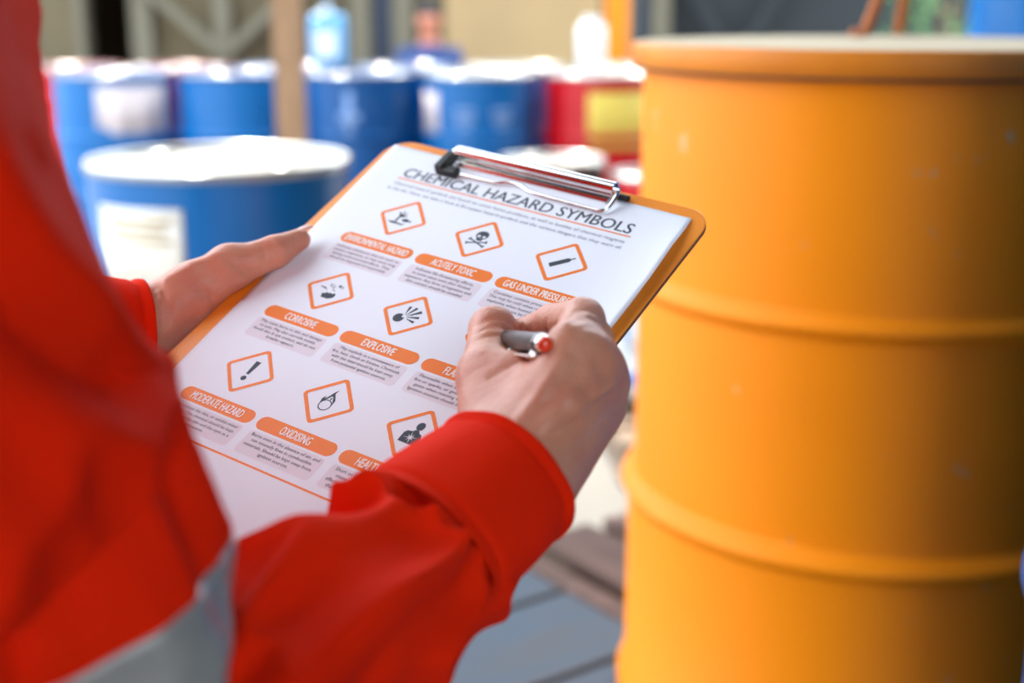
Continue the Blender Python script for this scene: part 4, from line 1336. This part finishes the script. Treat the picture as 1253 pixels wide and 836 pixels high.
# left sleeve
cdl = W_L - E_L; cdl /= np.linalg.norm(cdl)
g1, g2 = folds(3.3, 2, 8, .5), folds(7.7, 1, 12, .6)
def disp_l(s, a, L):
    env = min(1.0, max(0.0, (1 - s) / .16)) ** .8
    return env * (.008 * fbm(Vector((math.cos(a), math.sin(a), L * 9 + 13)), 3) + .010 * (g1(s, a, L) - .4) + .006 * (g2(s, a, L) - .4))
pathL = [S_L, S_L * .5 + E_L * .5, E_L + (S_L - E_L) * .1, E_L + cdl * .04, E_L * .5 + W_L * .5, W_L - cdl * .05]
vl_, fl_ = tube(pathL, [.075, .068, .060, .056, .042, .034], 120, 180, disp=disp_l, cap=False)
sl2 = obj('sleeve', loc(vl_), fl_, M['cloth'], person)
cuff('cuff', W_L - cdl * .058, W_L + cdl * .004, .0365, .0325, sl2)

# jacket trunk: stacked rings, belly and chest pushed towards the board
t1f, t2f = folds(2.2, 5, 2.4, .5, 1.2), folds(6.6, 3, -3.0, .5, 1.2)
ZS = np.linspace(.86, 1.37, 120)
V, F = [], []
NT = 200
for i, z in enumerate(ZS):
    s = (z - .86) / .51
    dep = np.interp(s, [0, .2, .5, .8, .93, 1], [.125, .122, .118, .116, .090, .062])
    wid = np.interp(s, [0, .2, .5, .8, .93, 1], [.165, .168, .168, .168, .130, .065])
    c = np.array([np.interp(z, [.86, 1.0, 1.1, 1.15, 1.2, 1.37], [-.280, -.260, -.254, -.263, -.279, -.300]), .418, z])
    for j in range(NT):
        a = 2 * math.pi * j / NT
        k = fbm(Vector((math.cos(a) * 1.2, math.sin(a) * 1.2, z * 5)), 3)
        e = (1 - max(0, (s - .9) / .1))
        d = e * (.004 * k + .020 * (t1f(s, a, z) - .28) + .008 * (t2f(s, a, z) - .28))
        V.append(c + FACE * math.cos(a) * (dep + d) + LEFT * math.sin(a) * (wid + d))
F = [(i * NT + j, i * NT + (j + 1) % NT, (i + 1) * NT + (j + 1) % NT, (i + 1) * NT + j) for i in range(119) for j in range(NT)]
jk = obj('jacket', loc(V), F, M['cloth'], person)
col = [np.array([-.285, .415, 1.365]) + FACE * .066 * math.cos(a) + LEFT * .068 * math.sin(a) + np.array([0, 0, -.012 * math.cos(a)]) for a in np.linspace(0.25, 2 * math.pi - 0.25, 24)]
obj('collar', loc(tube(col, [.014, .014], 16, 60, squash=lambda s: (1.8, .6))[0]), tube(col, [.014, .014], 16, 60)[1], M['cloth'], jk)
# trousers and boots
parts = []
for s in (-1, 1):
    hip = np.array([-0.28, 0.42, .92]) + LEFT * s * .08; kn = np.array([-0.27, 0.43, .46]) + LEFT * s * .095; an = np.array([-0.30, 0.40, .07]) + LEFT * s * .10
    parts.append(tube([hip, (hip + kn) / 2, kn, (kn + an) / 2, an], [.118, .105, .085, .08, .075], 48, 80, up=(1, 0, 0), disp=lambda q, a, L: .008 * fbm(Vector((math.cos(a), math.sin(a), L * 6 + s)), 3)))
obj('trousers', loc(merge(*parts)[0]), merge(*parts)[1], M['cloth'], person)
for s in (-1, 1):
    an = np.array([-0.30, 0.40, .0]) + LEFT * s * .10
    up_ = tube([an + np.array([0, 0, .005]), an + np.array([0, 0, .06]), an + np.array([0, 0, .11])], [.056, .052, .050], 28, 12, up=(1, 0, 0))
    toe = tube([an - FACE * .05 + np.array([0, 0, .035]), an + FACE * .06 + np.array([0, 0, .038]), an + FACE * .14 + np.array([0, 0, .034]), an + FACE * .19 + np.array([0, 0, .030])], [.040, .046, .044, .026], 24, 24, squash=lambda q: (.74, 1.05))
    obj('boot', loc(merge(up_, toe)[0]), merge(up_, toe)[1], M['boot'], person)
# short dark hair
V, F = [], []
for j in range(17):
    for i in range(40):
        a = 2 * math.pi * i / 40; b = j / 16 * 1.75
        back = 1 - max(0, math.cos(a)) * .42
        bb = b * back
        q = HEADC + np.array([0, 0, .006]) + FACE * .105 * math.sin(bb) * math.cos(a) + LEFT * .086 * math.sin(bb) * math.sin(a) + np.array([0, 0, .124 * math.cos(bb)])
        V.append(q + .004 * noise.noise(Vector(q * 60)))
F = [(j * 40 + i, j * 40 + (i + 1) % 40, (j + 1) * 40 + (i + 1) % 40, (j + 1) * 40 + i) for j in range(16) for i in range(40)]
obj('hair', loc(V), F, M['hair'], person)

# ------------------------------------------------------------------ worker sitting far behind
q = at_dist(525, 30, 9.6)
sx, sy = q[0], 9.6
worker = thing('person', 'person in blue shirt sitting far behind the back row of drums', 'person', (sx, sy, 0))
def wv(x, y, z): return np.array([x, y, z])
def seated(P):
    hd = ellip(P, wv(0, -.03, 1.105), np.eye(3), (.078, .095, .115))
    hd = smin(hd, rcone(P, wv(0, -.122, 1.10), wv(0, -.135, 1.085), .010, .013), .01)
    for s_ in (-1, 1):
        hd = smin(hd, ellip(P, wv(s_ * .08, -.02, 1.10), np.eye(3), (.010, .02, .032)), .008)
    f = smin(hd, rcone(P, wv(0, 0, .90), wv(0, -.01, 1.02), .058, .050), .03)
    f = smin(f, ellip(P, wv(0, .03, .72), np.eye(3), (.165, .105, .24)), .05)
    for s_ in (-1, 1):
        sh, el, ha = wv(s_ * .18, .02, .86), wv(s_ * .23, -.05, .62), wv(s_ * .09, -.27, .56)
        f = smin(f, smin(rcone(P, sh, el, .05, .04), rcone(P, el, ha, .038, .028), .02), .03)
        f = smin(f, ellip(P, ha + wv(0, -.05, 0), np.eye(3), (.035, .06, .022)), .02)
        hp_, kn, an = wv(s_ * .09, .04, .47), wv(s_ * .14, -.40, .47), wv(s_ * .13, -.38, .08)
        f = smin(f, smin(rcone(P, hp_, kn, .085, .06), rcone(P, kn, an, .055, .04), .02), .04)
        f = smin(f, rcone(P, wv(s_ * .13, -.36, .045), wv(s_ * .13, -.54, .035), .042, .034), .02)
    return f
vv_, ff_ = surface_net(seated, (-.34, -.64, -.01), (.34, .24, 1.26), .013, 1)
wb = obj('body', vv_, ff_, M['skin'], worker)
wb.data.materials.append(mat('blue_work_shirt', (40, 70, 124), 0.85))
wb.data.materials.append(mat('dark_work_trousers', (44, 46, 56), 0.85))
for pl in wb.data.polygons:
    c = pl.center
    if c.z < .50 or (c.z < .56 and c.y < -.12 and abs(c.z - .47) < .07 and c.y > -.20): pl.material_index = 2
    elif c.z < .925 and not (c.y < -.24): pl.material_index = 1
V = [(0.086 * math.sin(b) * math.cos(a), -.025 + .104 * math.sin(b) * math.sin(a), 1.112 + .122 * math.cos(b)) for b in np.linspace(0, 1.45, 9) for a in np.linspace(0, 2 * math.pi, 25)[:-1]]
obj('hair', V, [(j * 24 + i, j * 24 + (i + 1) % 24, (j + 1) * 24 + (i + 1) % 24, (j + 1) * 24 + i) for j in range(8) for i in range(24)], M['hair'], worker)
st_ = thing('wooden_stool', 'wooden stool under the sitting person in the blue shirt', 'stool', (sx, sy + 0.03, 0))
box_obj('seat', (0, 0, .365), (.36, .34, .03), M['timber'], st_, .005)
for ax in (-.14, .14):
    for ay in (-.13, .13):
        box_obj('leg', (ax, ay, .175), (.035, .035, .35), M['timber'], st_, .003)
